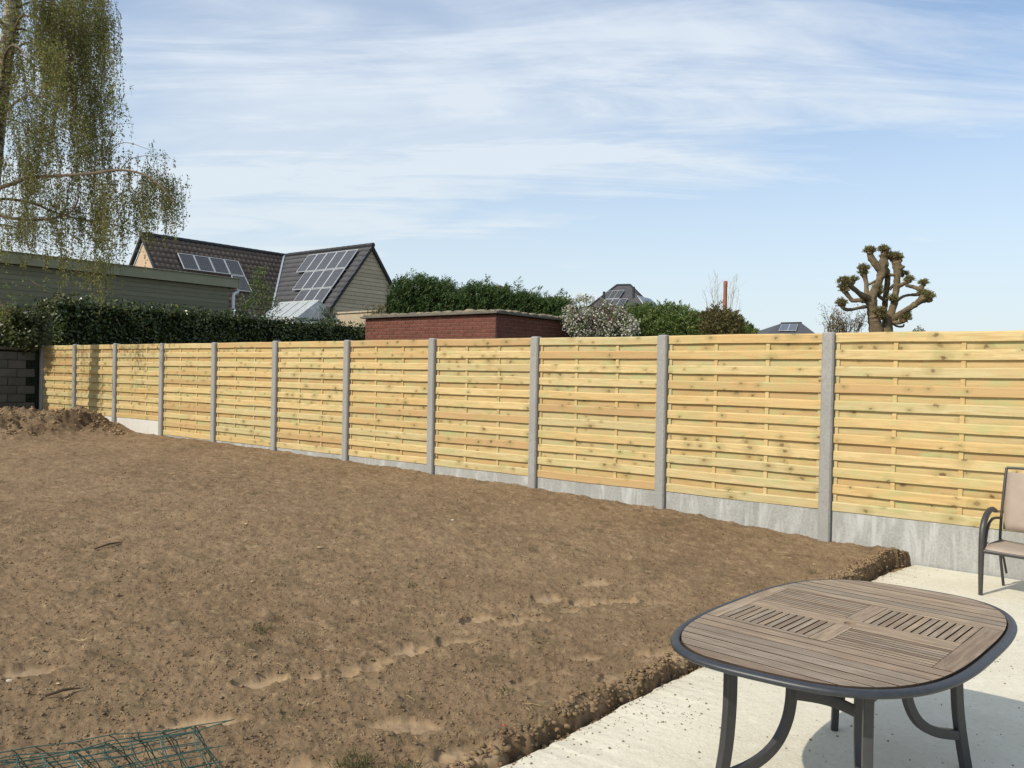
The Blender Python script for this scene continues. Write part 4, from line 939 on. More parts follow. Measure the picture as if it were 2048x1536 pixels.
# ------------------------------------------------------------------ pollard tree
PY = 16.0; pt0 = at(1758, 660, PY); pol = empty('pollard_tree', (pt0.x, pt0.y, .28), 0, label='heavily pollarded tree with knobbly fists and bare forked trunk', cat='tree'); o = Vector(pol.location)
def pp(x, y, d=0): return at(1640+x/6.98, 460+y/6.98, PY+d)-o
K_ = PY/FPX/6.98
rl = random.Random(9)
trunk = MB()
def limb(name, pts, mat=M['pollard'], noise=.10):
    # resample with wobble so bark looks gnarled
    P_ = []; R2 = []
    for i in range(len(pts)-1):
        a, b = pts[i], pts[i+1]; n = max(2, int(math.hypot(a[0]-b[0], a[1]-b[1])/26))
        for k in range(n):
            f = k/n; P_.append(pp(a[0]+(b[0]-a[0])*f+rl.uniform(-4, 4), a[1]+(b[1]-a[1])*f+rl.uniform(-3, 3), (a[3] if len(a) > 3 else 0)*(1-f)+(b[3] if len(b) > 3 else 0)*f)); R2.append((a[2]*(1-f)+b[2]*f)*K_*(1+rl.uniform(-.07, .09)))
    b = pts[-1]; P_.append(pp(b[0], b[1], b[3] if len(b) > 3 else 0)); R2.append(b[2]*K_*.8)
    # smooth centre line
    for _ in range(2): P_ = [P_[0]]+[(P_[i-1]+P_[i]*2+P_[i+1])/4 for i in range(1, len(P_)-1)]+[P_[-1]]
    return MB().tube(P_, R2, 12, noise=noise, rg=rl).build(name, mat, pol, True)
limb('trunk', [(800, 2500, 120), (800, 1900, 110), (790, 1500, 100), (765, 1300, 88), (730, 1100, 68), (712, 960, 78), (760, 850, 58), (835, 700, 48), (868, 580, 62), (872, 490, 74), (895, 390, 50), (892, 310, 40)])
limb('trunk', [(900, 2500, 110), (930, 1800, 100), (935, 1450, 78), (955, 1260, 60), (1030, 1050, 50), (1062, 850, 45), (1080, 650, 44), (1085, 540, 66), (1060, 430, 62)])
for pts in ([(850, 575, 52), (765, 470, 52), (705, 380, 46), (695, 310, 40)], [(925, 1420, 58, .15), (900, 1150, 38, .2), (910, 1000, 40, .2), (932, 800, 36, .15), (945, 650, 40, .1), (925, 545, 40, 0)],
            [(700, 960, 55), (590, 920, 40, -.1), (500, 845, 33, -.2), (420, 780, 30, -.3), (350, 730, 45, -.3)], [(425, 790, 24, -.3), (455, 750, 26, -.3), (470, 710, 30, -.3)],
            [(650, 985, 45), (540, 978, 28, .2), (450, 992, 30, .3), (395, 920, 30, .3), (345, 850, 34, .3)], [(670, 1065, 26), (540, 1090, 20, -.2), (430, 1115, 22, -.3), (330, 1112, 26, -.4), (302, 1040, 34, -.4)],
            [(650, 940, 36), (646, 800, 28, .1), (640, 700, 32, .2), (615, 610, 40, .2), (600, 560, 40, .2)], [(680, 762, 18, .1), (740, 733, 17), (790, 700, 15)],
            [(1000, 1285, 46), (1100, 1180, 41, -.2), (1250, 1090, 39, -.4), (1370, 1010, 41, -.5), (1440, 950, 60, -.6), (1520, 950, 40, -.6)],
            [(1080, 985, 20), (1160, 922, 19, .2), (1260, 905, 18, .3), (1360, 905, 26, .3), (1420, 885, 40, .3)], [(1085, 795, 30), (1160, 755, 28, -.1), (1235, 720, 34, -.2)],
            [(1200, 772, 22, -.2), (1300, 792, 25, -.2), (1400, 832, 34, -.3), (1435, 770, 34, -.3)], [(1000, 1270, 30), (1080, 1300, 28, -.2), (1170, 1270, 34, -.3)], [(1015, 1300, 18), (1060, 1345, 15, .1), (1170, 1352, 15, .2), (1172, 1310, 10, .2)],
            [(905, 990, 26, .1), (860, 955, 24, .05), (815, 915, 28)], [(975, 835, 22, .1), (1000, 790, 20, .1), (1030, 765, 18)], [(960, 622, 24), (1000, 632, 20), (1045, 625, 22)], [(1085, 545, 40), (1150, 525, 30, -.1), (1180, 505, 18, -.1)]):
    limb('limb', pts)
knobs = [(695, 300, 62, 0), (895, 290, 62, 0), (985, 370, 45, 0), (1060, 400, 82, 0), (910, 380, 45, 0), (340, 735, 72, -.3), (325, 800, 42, -.3), (470, 700, 36, -.3), (340, 850, 42, .3), (300, 1025, 52, -.4), (605, 550, 60, .2), (600, 610, 44, .2), (1500, 945, 74, -.6), (1440, 900, 56, -.5), (1240, 705, 46, -.2), (1440, 755, 46, -.3), (1185, 1255, 60, -.3), (1200, 1200, 40, -.3), (800, 810, 50, 0), (820, 880, 36, 0), (1160, 630, 50, .1), (1010, 965, 40, -.1), (830, 1150, 62, -.15), (850, 1220, 48, -.15)]
g = rng(71); allc = []
for (x, y, r, d) in knobs:
    c = pp(x, y, d); m = MB()
    for k in range(7): m.blob((c.x+rl.uniform(-.5, .5)*r*K_, c.y+rl.uniform(-.5, .5)*r*K_, c.z+rl.uniform(-.45, .45)*r*K_), r*K_*rl.uniform(.45, .62), rl, .22, sub=2)
    kn = m.build('knob', M['knob'], pol, True)
    for k in range(4):
        cu = MB(); a = rl.uniform(-1.2, 4.3); v_ = Vector((math.cos(a)*.7, -.75, math.sin(a)*.6)).normalized(); q = Vector(c)+v_*r*K_*.92; cu.tube([q, q+v_*.018], r*K_*.10, 6); cu.build('cut_stub', M['cut'], kn)
    n = int(r*2.6); dv = g.normal(size=(n, 3)); dv[:, 2] = np.abs(dv[:, 2])*.8+.1; dv /= np.linalg.norm(dv, axis=1, keepdims=True)
    link('sprouts', sprays_mesh('sprouts', np.array(c)+dv*r*K_*.75, dv, g.uniform(.02, .085, n), g, 5, .040, .013, .6, .1), M['l_sprout'], kn)

# ------------------------------------------------------------------ far buildings
def hip_house(name, label, apexL, apexR, left, right, Y, mat, wallmat, hz=.28):
    """hipped roof: ridge between apexL/apexR, front eave from left to right"""
    A = at(*apexL, Y); B = at(*apexR, Y); hw = (at(right, apexL[1], Y).x-at(left, apexL[1], Y).x)/2
    return A, B
# hipped house with panels behind the bamboo
Y = 62.; A = at(1247, 570, Y); h2 = empty('hipped_house', (A.x, A.y, .28), math.radians(-18), label='dark hip roofed house with solar panels behind the white blossom', cat='house')
RZ = A.z-.28; hw = 5.4; EZ = RZ-5.2
b = MB(); rl_ = .5
pts = [(-hw-.1, -hw, EZ), (hw, -hw, EZ), (hw, hw, EZ), (-hw, hw, EZ)]; r1, r2 = (-rl_, 0, RZ), (rl_, 0, RZ)
b.v = [*pts, r1, r2]; b.f = [(0, 1, 5, 4), (1, 2, 5), (2, 3, 4, 5), (3, 0, 4), (3, 2, 1, 0)]; b.build('roof', M['darkroof'], h2)
MB().box((0, 0, EZ/2), (2*hw-1, 2*hw-1, EZ)).build('wall', M['gable'], h2)
for (q, w_) in (((-hw-.1, -hw, EZ), r1), ((hw, -hw, EZ), r2), ((hw, hw, EZ), r2)): MB().tube([q, w_], .08, 6).build('hip_ridge', M['ridge'], h2)
MB().tube([r1, r2], .09, 6).build('ridge', M['ridge'], h2)
def onplane(px, py, O, N, off=0.0):
    r = Vector(ray(px, py)); E_ = Vector((0, 0, EYE)); k = (O-E_).dot(N)/r.dot(N); return E_+r*k+N*off
def roof_panel(parent, O, N, quad, mat=M['pv'], grid=(1, 1), name='solar_panel'):
    q = [onplane(*p, O, N, .10) for p in quad]; inv = parent.matrix_world.inverted()
    nx, ny = grid
    for i in range(nx):
        for j in range(ny):
            def bl_(u, v): return (q[0]*(1-u)+q[1]*u)*(1-v)+(q[3]*(1-u)+q[2]*u)*v
            c = [inv @ bl_(i/nx, j/ny), inv @ bl_((i+1)/nx, j/ny), inv @ bl_((i+1)/nx, (j+1)/ny), inv @ bl_(i/nx, (j+1)/ny)]
            N2 = (c[1]-c[0]).cross(c[3]-c[0]).normalized(); N2 = N2 if N2.z > 0 else -N2
            o_ = MB().prism(c, N2*.05).build(name, M['alu'], parent)
            cc = sum(c, Vector())/4; c2 = [cc+(p-cc)*.90 for p in c]; MB().prism([p+N2*.04 for p in c2], N2*.03).build('solar_cells', mat, o_)
bpy.context.view_layer.update()
mw = h2.matrix_world
def plane_of(mw, p, q, r): 
    a, b, c = mw @ Vector(p), mw @ Vector(q), mw @ Vector(r); n_ = (b-a).cross(c-a).normalized(); n_ = n_ if n_.z > 0 else -n_; return a, n_
O1, N1 = plane_of(mw, pts[0], pts[1], r2)
roof_panel(h2, O1, N1, [(1215, 585), (1249, 583), (1238, 600), (1204, 602)], grid=(3, 1))
roof_panel(h2, O1, N1, [(1212, 602), (1256, 600), (1246, 616), (1200, 618)], grid=(3, 1))
O2, N2_ = plane_of(mw, pts[1], pts[2], r2)
roof_panel(h2, O2, N2_, [(1272, 594), (1298, 600), (1318, 618), (1288, 616)], grid=(3, 1))
pc = onplane(1267, 590, O2, N2_); inv = mw.inverted(); pl = inv @ pc; MB().tube([(pl.x, pl.y, pl.z-.2), (pl.x, pl.y, pl.z+.55)], .09, 8).build('flue', M['ridge'], h2)
pc = at(1208, 586, 60); pl = inv @ pc; MB().tube([(pl.x, pl.y, pl.z-.8), (pl.x, pl.y, pl.z+.1)], .09, 8).build('flue', M['ridge'], h2)
# second dark hipped roof
Y = 85.; A = at(1562, 647, Y); B = at(1603, 646, Y); C1 = at(1532, 668, Y-6); C2 = at(1632, 668, Y-6)
h3 = empty('distant_house', ((A.x+B.x)/2, Y, .28), 0, label='dark roofed distant house with one solar panel left of the twigs', cat='house'); o = Vector(h3.location)
bpy.context.view_layer.update()
a_, b_, c1, c2 = A-o, B-o, C1-o, C2-o; ex = 1.6
b = MB(); b.v = [tuple(c1), tuple(c2), (c2.x, 6, c2.z), (c1.x, 6, c1.z), tuple(a_), tuple(b_)]; b.f = [(0, 1, 5, 4), (1, 2, 5), (2, 3, 4, 5), (3, 0, 4), (3, 2, 1, 0)]; b.build('roof', M['darkroof'], h3)
MB().tube([a_, b_], .13, 6).build('ridge', M['ridge'], h3)
MB().box(((c1.x+c2.x)/2, 0, c1.z/2), (c2.x-c1.x-.5, 11.4, c1.z)).build('wall', M['whitewall'], h3)
O3, N3 = plane_of(h3.matrix_world, tuple(c1), tuple(c2), tuple(a_))
roof_panel(h3, O3, N3, [(1563, 651), (1596, 651), (1592, 664), (1557, 664)], grid=(2, 1))
# orange roof
Y = 95.; A = at(1500, 659, Y); h4 = empty('distant_house', (A.x, Y, .28), 0, label='distant house showing only a corner of orange tiled roof', cat='house'); o = Vector(h4.location)
q = [at(1500, 657, Y)-o, at(1520, 660, Y)-o, at(1534, 670, Y-3)-o, at(1506, 672, Y-3)-o]; MB().prism(q, (0, 3, -.15)).build('roof', M['orange'], h4)
MB().prism([at(1496, 672, Y)-o, at(1508, 672, Y)-o, at(1500, 658, Y)-o], (0, 4, 0)).build('gable', M['whitewall'], h4)
MB().box((1.2, 3, 2.), (3, 4, 5)).build('wall', M['whitewall'], h4)
# far roof behind the conifer hedge
Y = 70.; h5 = empty('distant_house', (*at(1000, 580, Y)[:2], .28), 0, label='tiny distant roof peak just above the conifer hedge', cat='house'); o = Vector(h5.location)
q = [at(983, 581, Y)-o, at(990, 573, Y)-o, at(1000, 570, Y)-o, at(1010, 574, Y)-o, at(1024, 590, Y)-o, at(980, 590, Y)-o]; MB().prism(q, (0, 4, 0)).build('roof', M['brownroof'], h5)
MB().box((.2, 3, (at(1000, 590, Y).z-.28)/2), (2.2, 4, at(1000, 590, Y).z-.28)).build('wall', M['whitewall'], h5)
MB().tube([at(1018, 582, Y)-o, at(1019, 572, Y)-o], .05, 5).tube([at(1012, 572, Y)-o, at(1026, 574, Y)-o], .05, 5).build('antenna', M['ridge'], h5)
# factory chimney
Y = 140.; A = at(1451, 562, Y); fc = empty('factory_chimney', (A.x, Y, .28), 0, label='tall tapering red brick factory chimney on the skyline', cat='chimney'); H5 = A.z-.28
MB().tube([(0, 0, 0), (0, 0, H5*.5), (0, 0, H5-1.1), (0, 0, H5-1.0), (0, 0, H5-.2), (0, 0, H5)], [.52, .42, .31, .35, .35, .30], 20).build('stack', M['chimney'], fc, True)
for k in range(7): MB().tube([(0, 0, H5*(.3+.09*k)), (0, 0, H5*(.3+.09*k)+.12)], .475-.032*k+.0, 20).build('iron_band', M['ridge'], fc)

# ------------------------------------------------------------------ table
HOLE = atz(1680+110/5.565, 1140+592/5.565, .72); TA = math.radians(-43)
tb = empty('garden_table', (HOLE.x, HOLE.y, 0), TA, label='oval weathered teak garden table with dark metal rim and curved legs', cat='table')
TZ = .72
def sup(a, b, n, k):   # superellipse outline
    t = 2*math.pi*k; c, s = math.cos(t), math.sin(t)
    return (a*math.copysign(abs(c)**(2/n), c), b*math.copysign(abs(s)**(2/n), s)+.02)
aW, bW, nW = .497, .838, 3.05
def shr(p): return (p[0], p[1]*.975+(.13*p[0]*(-p[1]/bW) if p[1] < 0 else .06*p[0]*p[1]/bW))
WO = [shr(sup(aW, bW, nW, (k+.5)/720)) for k in range(720)]
def span(v):
    xs = []
    for i in range(720):
        a, b = WO[i], WO[(i+1) % 720]
        if (a[1]-v)*(b[1]-v) <= 0 and a[1] != b[1]: xs.append(a[0]+(b[0]-a[0])*(v-a[1])/(b[1]-a[1]))
    return (min(xs), max(xs)) if xs else (0., 0.)
vmin = min(p[1] for p in WO); vmax = max(p[1] for p in WO)
halfu = lambda v: (span(v)[1]-span(v)[0])/2
# rim swept round, flattened tube
N = 144; rim = [Vector((*shr(sup(aW+.018, bW+.018, nW, (i+.5)/N)), TZ-.018)) for i in range(N)]
# even spacing
D = [0]
for i in range(N): D.append(D[-1]+(rim[(i+1) % N]-rim[i]).length)
ev = []
for k in range(128):
    s = D[-1]*k/128; i = max(j for j in range(N) if D[j] <= s); f = (s-D[i])/(D[i+1]-D[i]); ev.append(rim[i].lerp(rim[(i+1) % N], f))
sec = [(math.cos(t), math.sin(t)*.72) for t in [2*math.pi*i/12 for i in range(12)]]
MB().tube(ev, .0205, sect=[(a, b) for a, b in sec], closed=True, up=(0, 0, 1)).build('rim', M['frame'], tb, True)
def board(us, v0, v1, th=.018, along='u', name='board', z=TZ, hole=None):
    """us(v)->(u0,u1)"""
    K = 8; vs = [v0+(v1-v0)*i/K for i in range(K+1)]; L_ = [(us(v)[0], v) for v in vs]; R_ = [(us(v)[1], v) for v in vs]
    pts = L_+R_[::-1]; m = MB(); cx = sum(p[0] for p in pts)/len(pts); cy = (v0+v1)/2
    m.prism([(p[0]-cx, p[1]-cy, 0) if along == 'u' else ((p[1]-cy), -(p[0]-cx), 0) for p in pts][::-1], (0, 0, th)); o_ = m.build(name, M['teak'], tb, loc=(cx, cy, z-th), rz=0 if along == 'u' else math.pi/2)
    o_.data.materials.append(M['grime_shade'])
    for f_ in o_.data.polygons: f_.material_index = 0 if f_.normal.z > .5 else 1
    return o_
gap = .0062
VC0, VC1 = -.325, .365          # central field
# D-shaped ends
for lo, hi, n in ((VC1, vmax-.004, 7), (vmin+.004, VC0, 7)):
    w = (hi-lo)/n
    for i in range(n):
        a0 = lo+i*w+gap/2; a1 = lo+(i+1)*w-gap/2
        o = board(lambda v: (span(v)[0]+.001, span(v)[1]-.001), a0, a1); o.location.z -= rnd.uniform(0, .0012)
# end rails running across, left and right edge
board(lambda v: (span(v)[0]+.001, -.432), VC0+gap/2, VC1-gap/2, along='v', name='end_rail')
board(lambda v: (.412, span(v)[1]-.001), VC0+gap/2, VC1-gap/2, along='v', name='end_rail')
# centre rails
board(lambda v: (-.040, .030), VC0+gap, -.045, along='v', name='centre_rail'); board(lambda v: (-.040, .030), .055, VC1-gap, along='v', name='centre_rail')
cb = MB(); cb.box((0, 0, 0), (.838, .096, .018)); 
# middle board with the parasol hole (ring of quads round a circle)
m = MB(); n = 24; hr = .024; x0, x1, y0, y1 = -.430, .410, -.043, .053; cir = [(hr*math.cos(2*math.pi*i/n), hr*math.sin(2*math.pi*i/n)) for i in range(n)]
def sq(c, s):
    kx = (x1 if c > 0 else -x0)/max(abs(c), 1e-6); ky = (y1 if s > 0 else -y0)/max(abs(s), 1e-6); k = min(kx, ky); return (c*k, s*k)
outp = [sq(math.cos(2*math.pi*i/n), math.sin(2*math.pi*i/n)) for i in range(n)]
cor = [(x1, y1), (x0, y1), (x0, y0), (x1, y0)]
for z_ in (0, -.018):
    for (a, b) in cir: m.v.append((a, b, z_))
    for (a, b) in outp: m.v.append((a, b, z_))
    for c_ in cor: m.v.append((*c_, z_))
st_ = 2*n+4
angs = [math.atan2(c_[1], c_[0]) % (2*math.pi) for c_ in cor]
for i in range(n):
    j = (i+1) % n; a0 = 2*math.pi*i/n; a1 = 2*math.pi*(i+1)/n; mid = [q for q, an in enumerate(angs) if a0 < an < a1]
    poly = [i, n+i]+[2*n+q for q in mid]+[n+j, j]
    m.f.append(tuple(poly)); m.f.append(tuple(p_+st_ for p_ in poly[::-1])); m.f.append((i, j, st_+j, st_+i)); pr = [n+i]+[2*n+q for q in mid]+[n+j]
    for a, b in zip(pr[:-1], pr[1:]): m.f.append((a, a+st_, b+st_, b))
m.build('middle_board', M['teak'], tb, loc=(0, 0, TZ))
MB().tube([(0, 0, TZ-.03), (0, 0, TZ-.001)], .0245, 20).build('hole_shade_disc', M['grime_shade'], tb).location.z = -.012  # dark disc added in the parasol hole for the shade inside it
# quadrants: cross slats (left near, right far) and fine slats (left far, right near)
def cross(u0, u1, v0, v1, n):
    w = (u1-u0)/n
    for i in range(n): board(lambda v, i=i: (u0+i*w+.0035, u0+(i+1)*w-.0035), v0, v1, along='v', name='cross_slat')
cross(-.432, -.040, VC0+.033, -.045, 12); cross(.030, .412, .055, VC1-.033, 12)
for (a, b, c, d) in ((-.430, -.040, VC0+.003, VC0+.030), (.030, .410, VC1-.030, VC1-.003)): board(lambda v, a=a, b=b: (a+.002, b-.002), c, d, name='fine_slat')
def fine(u0, u1, v0, v1, n):
    w = (v1-v0)/n
    for i in range(n): board(lambda v: (u0+.002, u1-.002), v0+i*w+.0034, v0+(i+1)*w-.0034, name='fine_slat')
fine(-.432, -.040, .055, VC1, 11); fine(.030, .412, VC0, -.045, 10)
# thin dark sheets added under the close boards, darkening gaps and stopping light
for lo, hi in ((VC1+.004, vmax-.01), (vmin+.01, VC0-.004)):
    K = 10; vs = [lo+(hi-lo)*i/K for i in range(K+1)]; MB().prism([(span(v)[0]+.006, v, TZ-.026) for v in vs]+[(span(v)[1]-.006, v, TZ-.026) for v in vs[::-1]], (0, 0, .006)).build('dark_gap_backing', M['grime_shade'], tb)
for (u0_, u1_, v0_, v1_) in ((-.44, -.03, VC0, -.03), (.02, .42, .04, VC1)): MB().box(((u0_+u1_)/2, (v0_+v1_)/2, TZ-.028), (u1_-u0_, v1_-v0_, .005)).build('dark_gap_backing', M['grime_shade'], tb)
# support rails under the boards
ur = MB()
for v in (-.55, -.36, .40, .60): ur.box((0, v, TZ-.034), (.80*halfu(v)/aW, .045, .022))
ur.build('under_rail', M['dframe'], tb)
# legs: outer sweeping leg and inner curved strut at each corner
SEC = [(-1, -.55), (-.85, -.7), (.85, -.7), (1, -.55), (1, .55), (.85, .7), (-.85, .7), (-1, .55)]
cc = Vector((0, .02, 0)); tops = {}
for su, sv in ((-1, -1), (1, -1), (1, 1), (-1, 1)):
    dirv = Vector((su*.28, sv*.57, 0)).normalized(); perp = Vector((-dirv.y, dirv.x, 0))
    def q(r, z): return cc+dirv*r+Vector((0, 0, z))
    P_ = catmull([q(.600, TZ-.03), q(.598, .55), q(.600, .42), q(.612, .28), q(.638, .14), q(.672, .0)], 3)
    lg = MB().tube(P_, .024, sect=[(a, b) for a, b in SEC], up=tuple(perp)).build('leg', M['dframe'], tb, True)
    P2 = [q(.300, TZ-.03), q(.300, .58)]+catmull([q(.300, .50), q(.304, .42), q(.322, .345), q(.362, .275), q(.42, .225), q(.50, .19), q(.612, .165)], 4)
    st2 = MB().tube(P2, .021, sect=[(a, b) for a, b in SEC], up=tuple(perp)).build('strut', M['dframe'], tb, True)
    tops[(su, sv)] = q(.30, .455)
    MB().tube([q(.310, .455), q(.3165, .455)], .007, 8).build('bolt', M['steel'], st2)
for a, b in (((-1, -1), (1, -1)), ((1, -1), (1, 1)), ((1, 1), (-1, 1)), ((-1, 1), (-1, -1))):
    A_, B_ = tops[a], tops[b]; md = (A_+B_)/2; md = md+(cc+Vector((0, 0, md.z))-md)*.16
    P3 = [A_.lerp(B_, k/8)+(md-(A_+B_)/2)*math.sin(math.pi*k/8) for k in range(9)]
    MB().tube(P3, .022, sect=[(.35*x_, y_*1.4) for x_, y_ in SEC], up=(0, 0, 1)).build('stretcher', M['dframe'], tb, True)

# ------------------------------------------------------------------ chair
fp = atz(1961, 1190, 0); CA = math.radians(-47)
chair = empty('garden_chair', (fp.x, fp.y, 0), CA, label='metal garden armchair with taupe sling seat at the right edge', cat='chair')
W_ = .56; F_ = M['chairmetal'] = mat_simple('brown_grey_painted_metal', (.038, .034, .033), (.050, .046, .044), 30, .42, .5, .12, .001)
OV = [(math.cos(2*math.pi*i/10), .62*math.sin(2*math.pi*i/10)) for i in range(10)]
for x in (0, W_):
    arm = [(x, 0, 0), (x, -.004, .12), (x, -.006, .30), (x, -.004, .45), (x, .012, .54), (x, .045, .605), (x, .10, .655), (x, .17, .682), (x, .24, .684), (x, .30, .668), (x, .345, .655)]
    a = MB().tube(arm, [.0165, .019, .022, .024, .025, .025, .024, .023, .022, .020, .012], 12, up=(1, 0, 0)).build('leg', F_, chair, True)
    MB().tube([(x, 0, -.001), (x, 0, .012)], .0175, 12).build('foot_cap', M['dframe'], a)
    sx = .018 if x == 0 else -.018
    MB().tube([(x+sx, .03, .36), (x+sx, .03, .44), (x+sx, .055, .52), (x+sx, .11, .585), (x+sx, .18, .61), (x+sx, .27, .61), (x+sx, .36, .60)], .0115, 10).build('arm_brace', F_, chair, True)
    bp_ = [(x+sx*1.5, .49, 1.02), (x+sx*1.4, .455, .90), (x+sx*1.3, .425, .75), (x+sx*1.2, .40, .60), (x+sx*1.2, .385, .48), (x+sx, .39, .38), (x+sx, .43, .22), (x+sx, .515, 0)]
    MB().tube(bp_, .0115, 10).build('back_post', F_, chair, True)
    MB().tube([(x+sx, .01, .375), (x+sx, .2, .372), (x+sx, .40, .365)], .0125, 10).build('side_rail', F_, chair, True)
    MB().tube([(x+sx, .40, .36), (x+sx, .50, .24), (x+sx, .585, .10)], .010, 8).build('rear_brace', F_, chair, True)
MB().tube([(0, .0, .365), (W_, .0, .365)], .019, 12).build('front_rail', F_, chair, True)
MB().tube([(.0, .40, .36), (W_, .40, .36)], .013, 10).build('rear_rail', F_, chair, True)
MB().tube([(.027, .49, 1.02), (W_/2, .50, 1.027), (W_-.027, .49, 1.02)], .0115, 10).build('top_rail', F_, chair, True)
def sheet(rows, x0, x1, name, sag=.012, nx=9):
    V = []; F = []; n = len(rows)
    for (y, z) in rows:
        for i in range(nx):
            u = i/(nx-1); V.append((x0+(x1-x0)*u, y, z-sag*math.sin(math.pi*u)))
    for r in range(n-1):
        for i in range(nx-1): a = r*nx+i; F.append((a, a+1, a+nx+1, a+nx))
    o_ = link(name, np_mesh(name, V, F, True), M['sling'], chair); md = o_.modifiers.new('thick', 'SOLIDIFY'); md.thickness = .003; return o_
sheet([(-.012, .375), (-.012, .392), (.0, .402), (.04, .412), (.12, .418), (.22, .414), (.32, .41), (.40, .415)], .03, W_-.03, 'seat')
sheet([(.405, .50), (.41, .56), (.42, .66), (.432, .76), (.452, .88), (.475, .975), (.478, .985)], .035, W_-.035, 'backrest', 0)
MB().tube([(.03, -.01, .39), (.03, .12, .412), (.03, .40, .41)], .0085, 8).tube([(W_-.03, -.01, .39), (W_-.03, .12, .412), (W_-.03, .40, .41)], .0085, 8).build('seat_frame', F_, chair, True)
MB().tube([(-.02, .06, .425), (.03, .06, .425)], .007, 8).build('bolt', M['steel'], chair)

# ------------------------------------------------------------------ wire mesh roll
g = rng(81)
A = atz(-60, 1545, .27); B = atz(392, 1418, .27)
ax = (B-A); La = ax.length; ax.normalize(); sd_ = Vector((ax.y, -ax.x, 0)).normalized()
rl0 = atz(375, 1462, .13); Lr = 1.75; end = Vector((-1.20, 3.16, 0))
axd = Vector((math.cos(math.radians(28)), math.sin(math.radians(28)), 0)); perp = Vector((-axd.y, axd.x, 0))
wr = empty('wire_mesh_roll', (end.x, end.y, soil1(end.x-.4, end.y-.2)), 0, label='loose roll of green coated wire mesh lying on the soil', cat='wire mesh')
def spir(th, x): 
    r = .118+.010*th/6.28+.012*math.sin(x*5+th*1.3)+.006*math.sin(x*17+th*3); return Vector((0, 0, .122))+perp*(r*math.cos(th))+Vector((0, 0, 1))*(r*math.sin(th))-axd*x
hoops = MB(); 
for k in range(18):
    x = k*.10+g.uniform(-.01, .01); hoops = MB(); pts = [spir(-1.6+t*(4.9*math.pi)/40, x-.075*(1-math.sin(-1.6+t*(4.9*math.pi)/40))+.015*math.sin(t*.7+k)*g.uniform(.5, 1.5)) for t in range(41)]; hoops.tube(pts, .0021, 5).build('hoop_wire', M['wire'], wr)
for k in range(24):
    th = -1.6+k*(4.9*math.pi)/23; ex = (.02, .10, .05, .0, .16)[k % 5]
    MB().tube([spir(th+.03*math.sin(x*7+k), x) for x in np.linspace(-ex, 1.75, 14)], .0021, 5).build('long_wire', M['wire'], wr)

# ------------------------------------------------------------------ small things on the soil
def stuff(name, label, mat, mb_, kind='stuff', smooth=False): o_ = mb_.build(name, mat, None, smooth); return tag(o_, label=label, kind=kind)
# clods, joined
g = rng(91); N = 60000
an = g.uniform(math.radians(-42), math.radians(26), N); ra = np.exp(g.uniform(math.log(3.0), math.log(17), N)); cx_ = np.sin(an)*ra; cy_ = np.cos(an)*ra
ss, tt = frame_sl(cx_, cy_); okk = (ss > edge_s(tt)+.06) & (ss < 17) & (tt > .06); cx_ = cx_[okk]; cy_ = cy_[okk]; cz_, pk_, dm_ = soil(cx_, cy_); okk = pk_ < .25; cx_, cy_, cz_ = cx_[okk], cy_[okk], cz_[okk]
bm = bmesh.new(); bmesh.ops.create_icosphere(bm, subdivisions=1, radius=1) if False else bmesh.ops.create_cube(bm, size=1.4); bmesh.ops.triangulate(bm, faces=bm.faces[:]); iv = np.array([v.co[:] for v in bm.verts]); bm.verts.index_update(); fi = np.array([[v.index for v in f.verts] for f in bm.faces]); bm.free()
n = len(cx_); sz = .0026+.0055*g.random(n)**3+.008*(g.random(n) > .992)*g.random(n)
# larger lumps on the heaps, crumbs along the patio edge and spilled on the slab
def extra(x, y, z, q): 
    global cx_, cy_, cz_, sz
    cx_ = np.concatenate([cx_, x]); cy_ = np.concatenate([cy_, y]); cz_ = np.concatenate([cz_, z]); sz = np.concatenate([sz, q])
mx = g.uniform(-13, -7.2, 5200); my = g.uniform(14.2, 18.6, 5200); mz, mp_, mdm = soil(mx, my); kk = mdm > .08; mm = np.max([np.exp(-(((mx-a)**2+(my-b)**2)/c/c)) for a, b, c, d_ in mounds], 0) > .3
ms, mt = frame_sl(mx, my); kk = mm & (mt > .12); extra(mx[kk], my[kk], mz[kk], .008+.024*g.random(kk.sum())**3)
et = .1+7.7*g.random(4200)**1.3; es = edge_s(et)-.008+.15*g.random(4200)**1.3; ex_ = P0[0]-es*Wd[0]-et*Md[0]; ey_ = P0[1]-es*Wd[1]-et*Md[1]; ez_, _, _ = soil(ex_, ey_); extra(ex_, ey_, np.maximum(ez_, -.03), .004+.014*g.random(4200)**2.5)
et = .1+7.5*g.random(700); es = edge_s(et)-.015-.35*g.random(700)**3; extra(P0[0]-es*Wd[0]-et*Md[0], P0[1]-es*Wd[1]-et*Md[1], np.zeros(700), .0018+.004*g.random(700)**2)
n = len(cx_); V = iv[None]*(1+.3*g.normal(size=(n, len(iv), 1)))*sz[:, None, None]*np.stack([.8+.5*g.random(n), .8+.5*g.random(n), .55+.4*g.random(n)], 1)[:, None, :]
V = V+np.stack([cx_, cy_, cz_+sz*.25], 1)[:, None, :]
F = fi[None]+(np.arange(n)*len(iv))[:, None, None]
tag(link('soil_clods', np_mesh('soil_clods', V.reshape(-1, 3), F.reshape(-1, 3)), M['clod']), label='small loose clods scattered over the soil', kind='stuff')
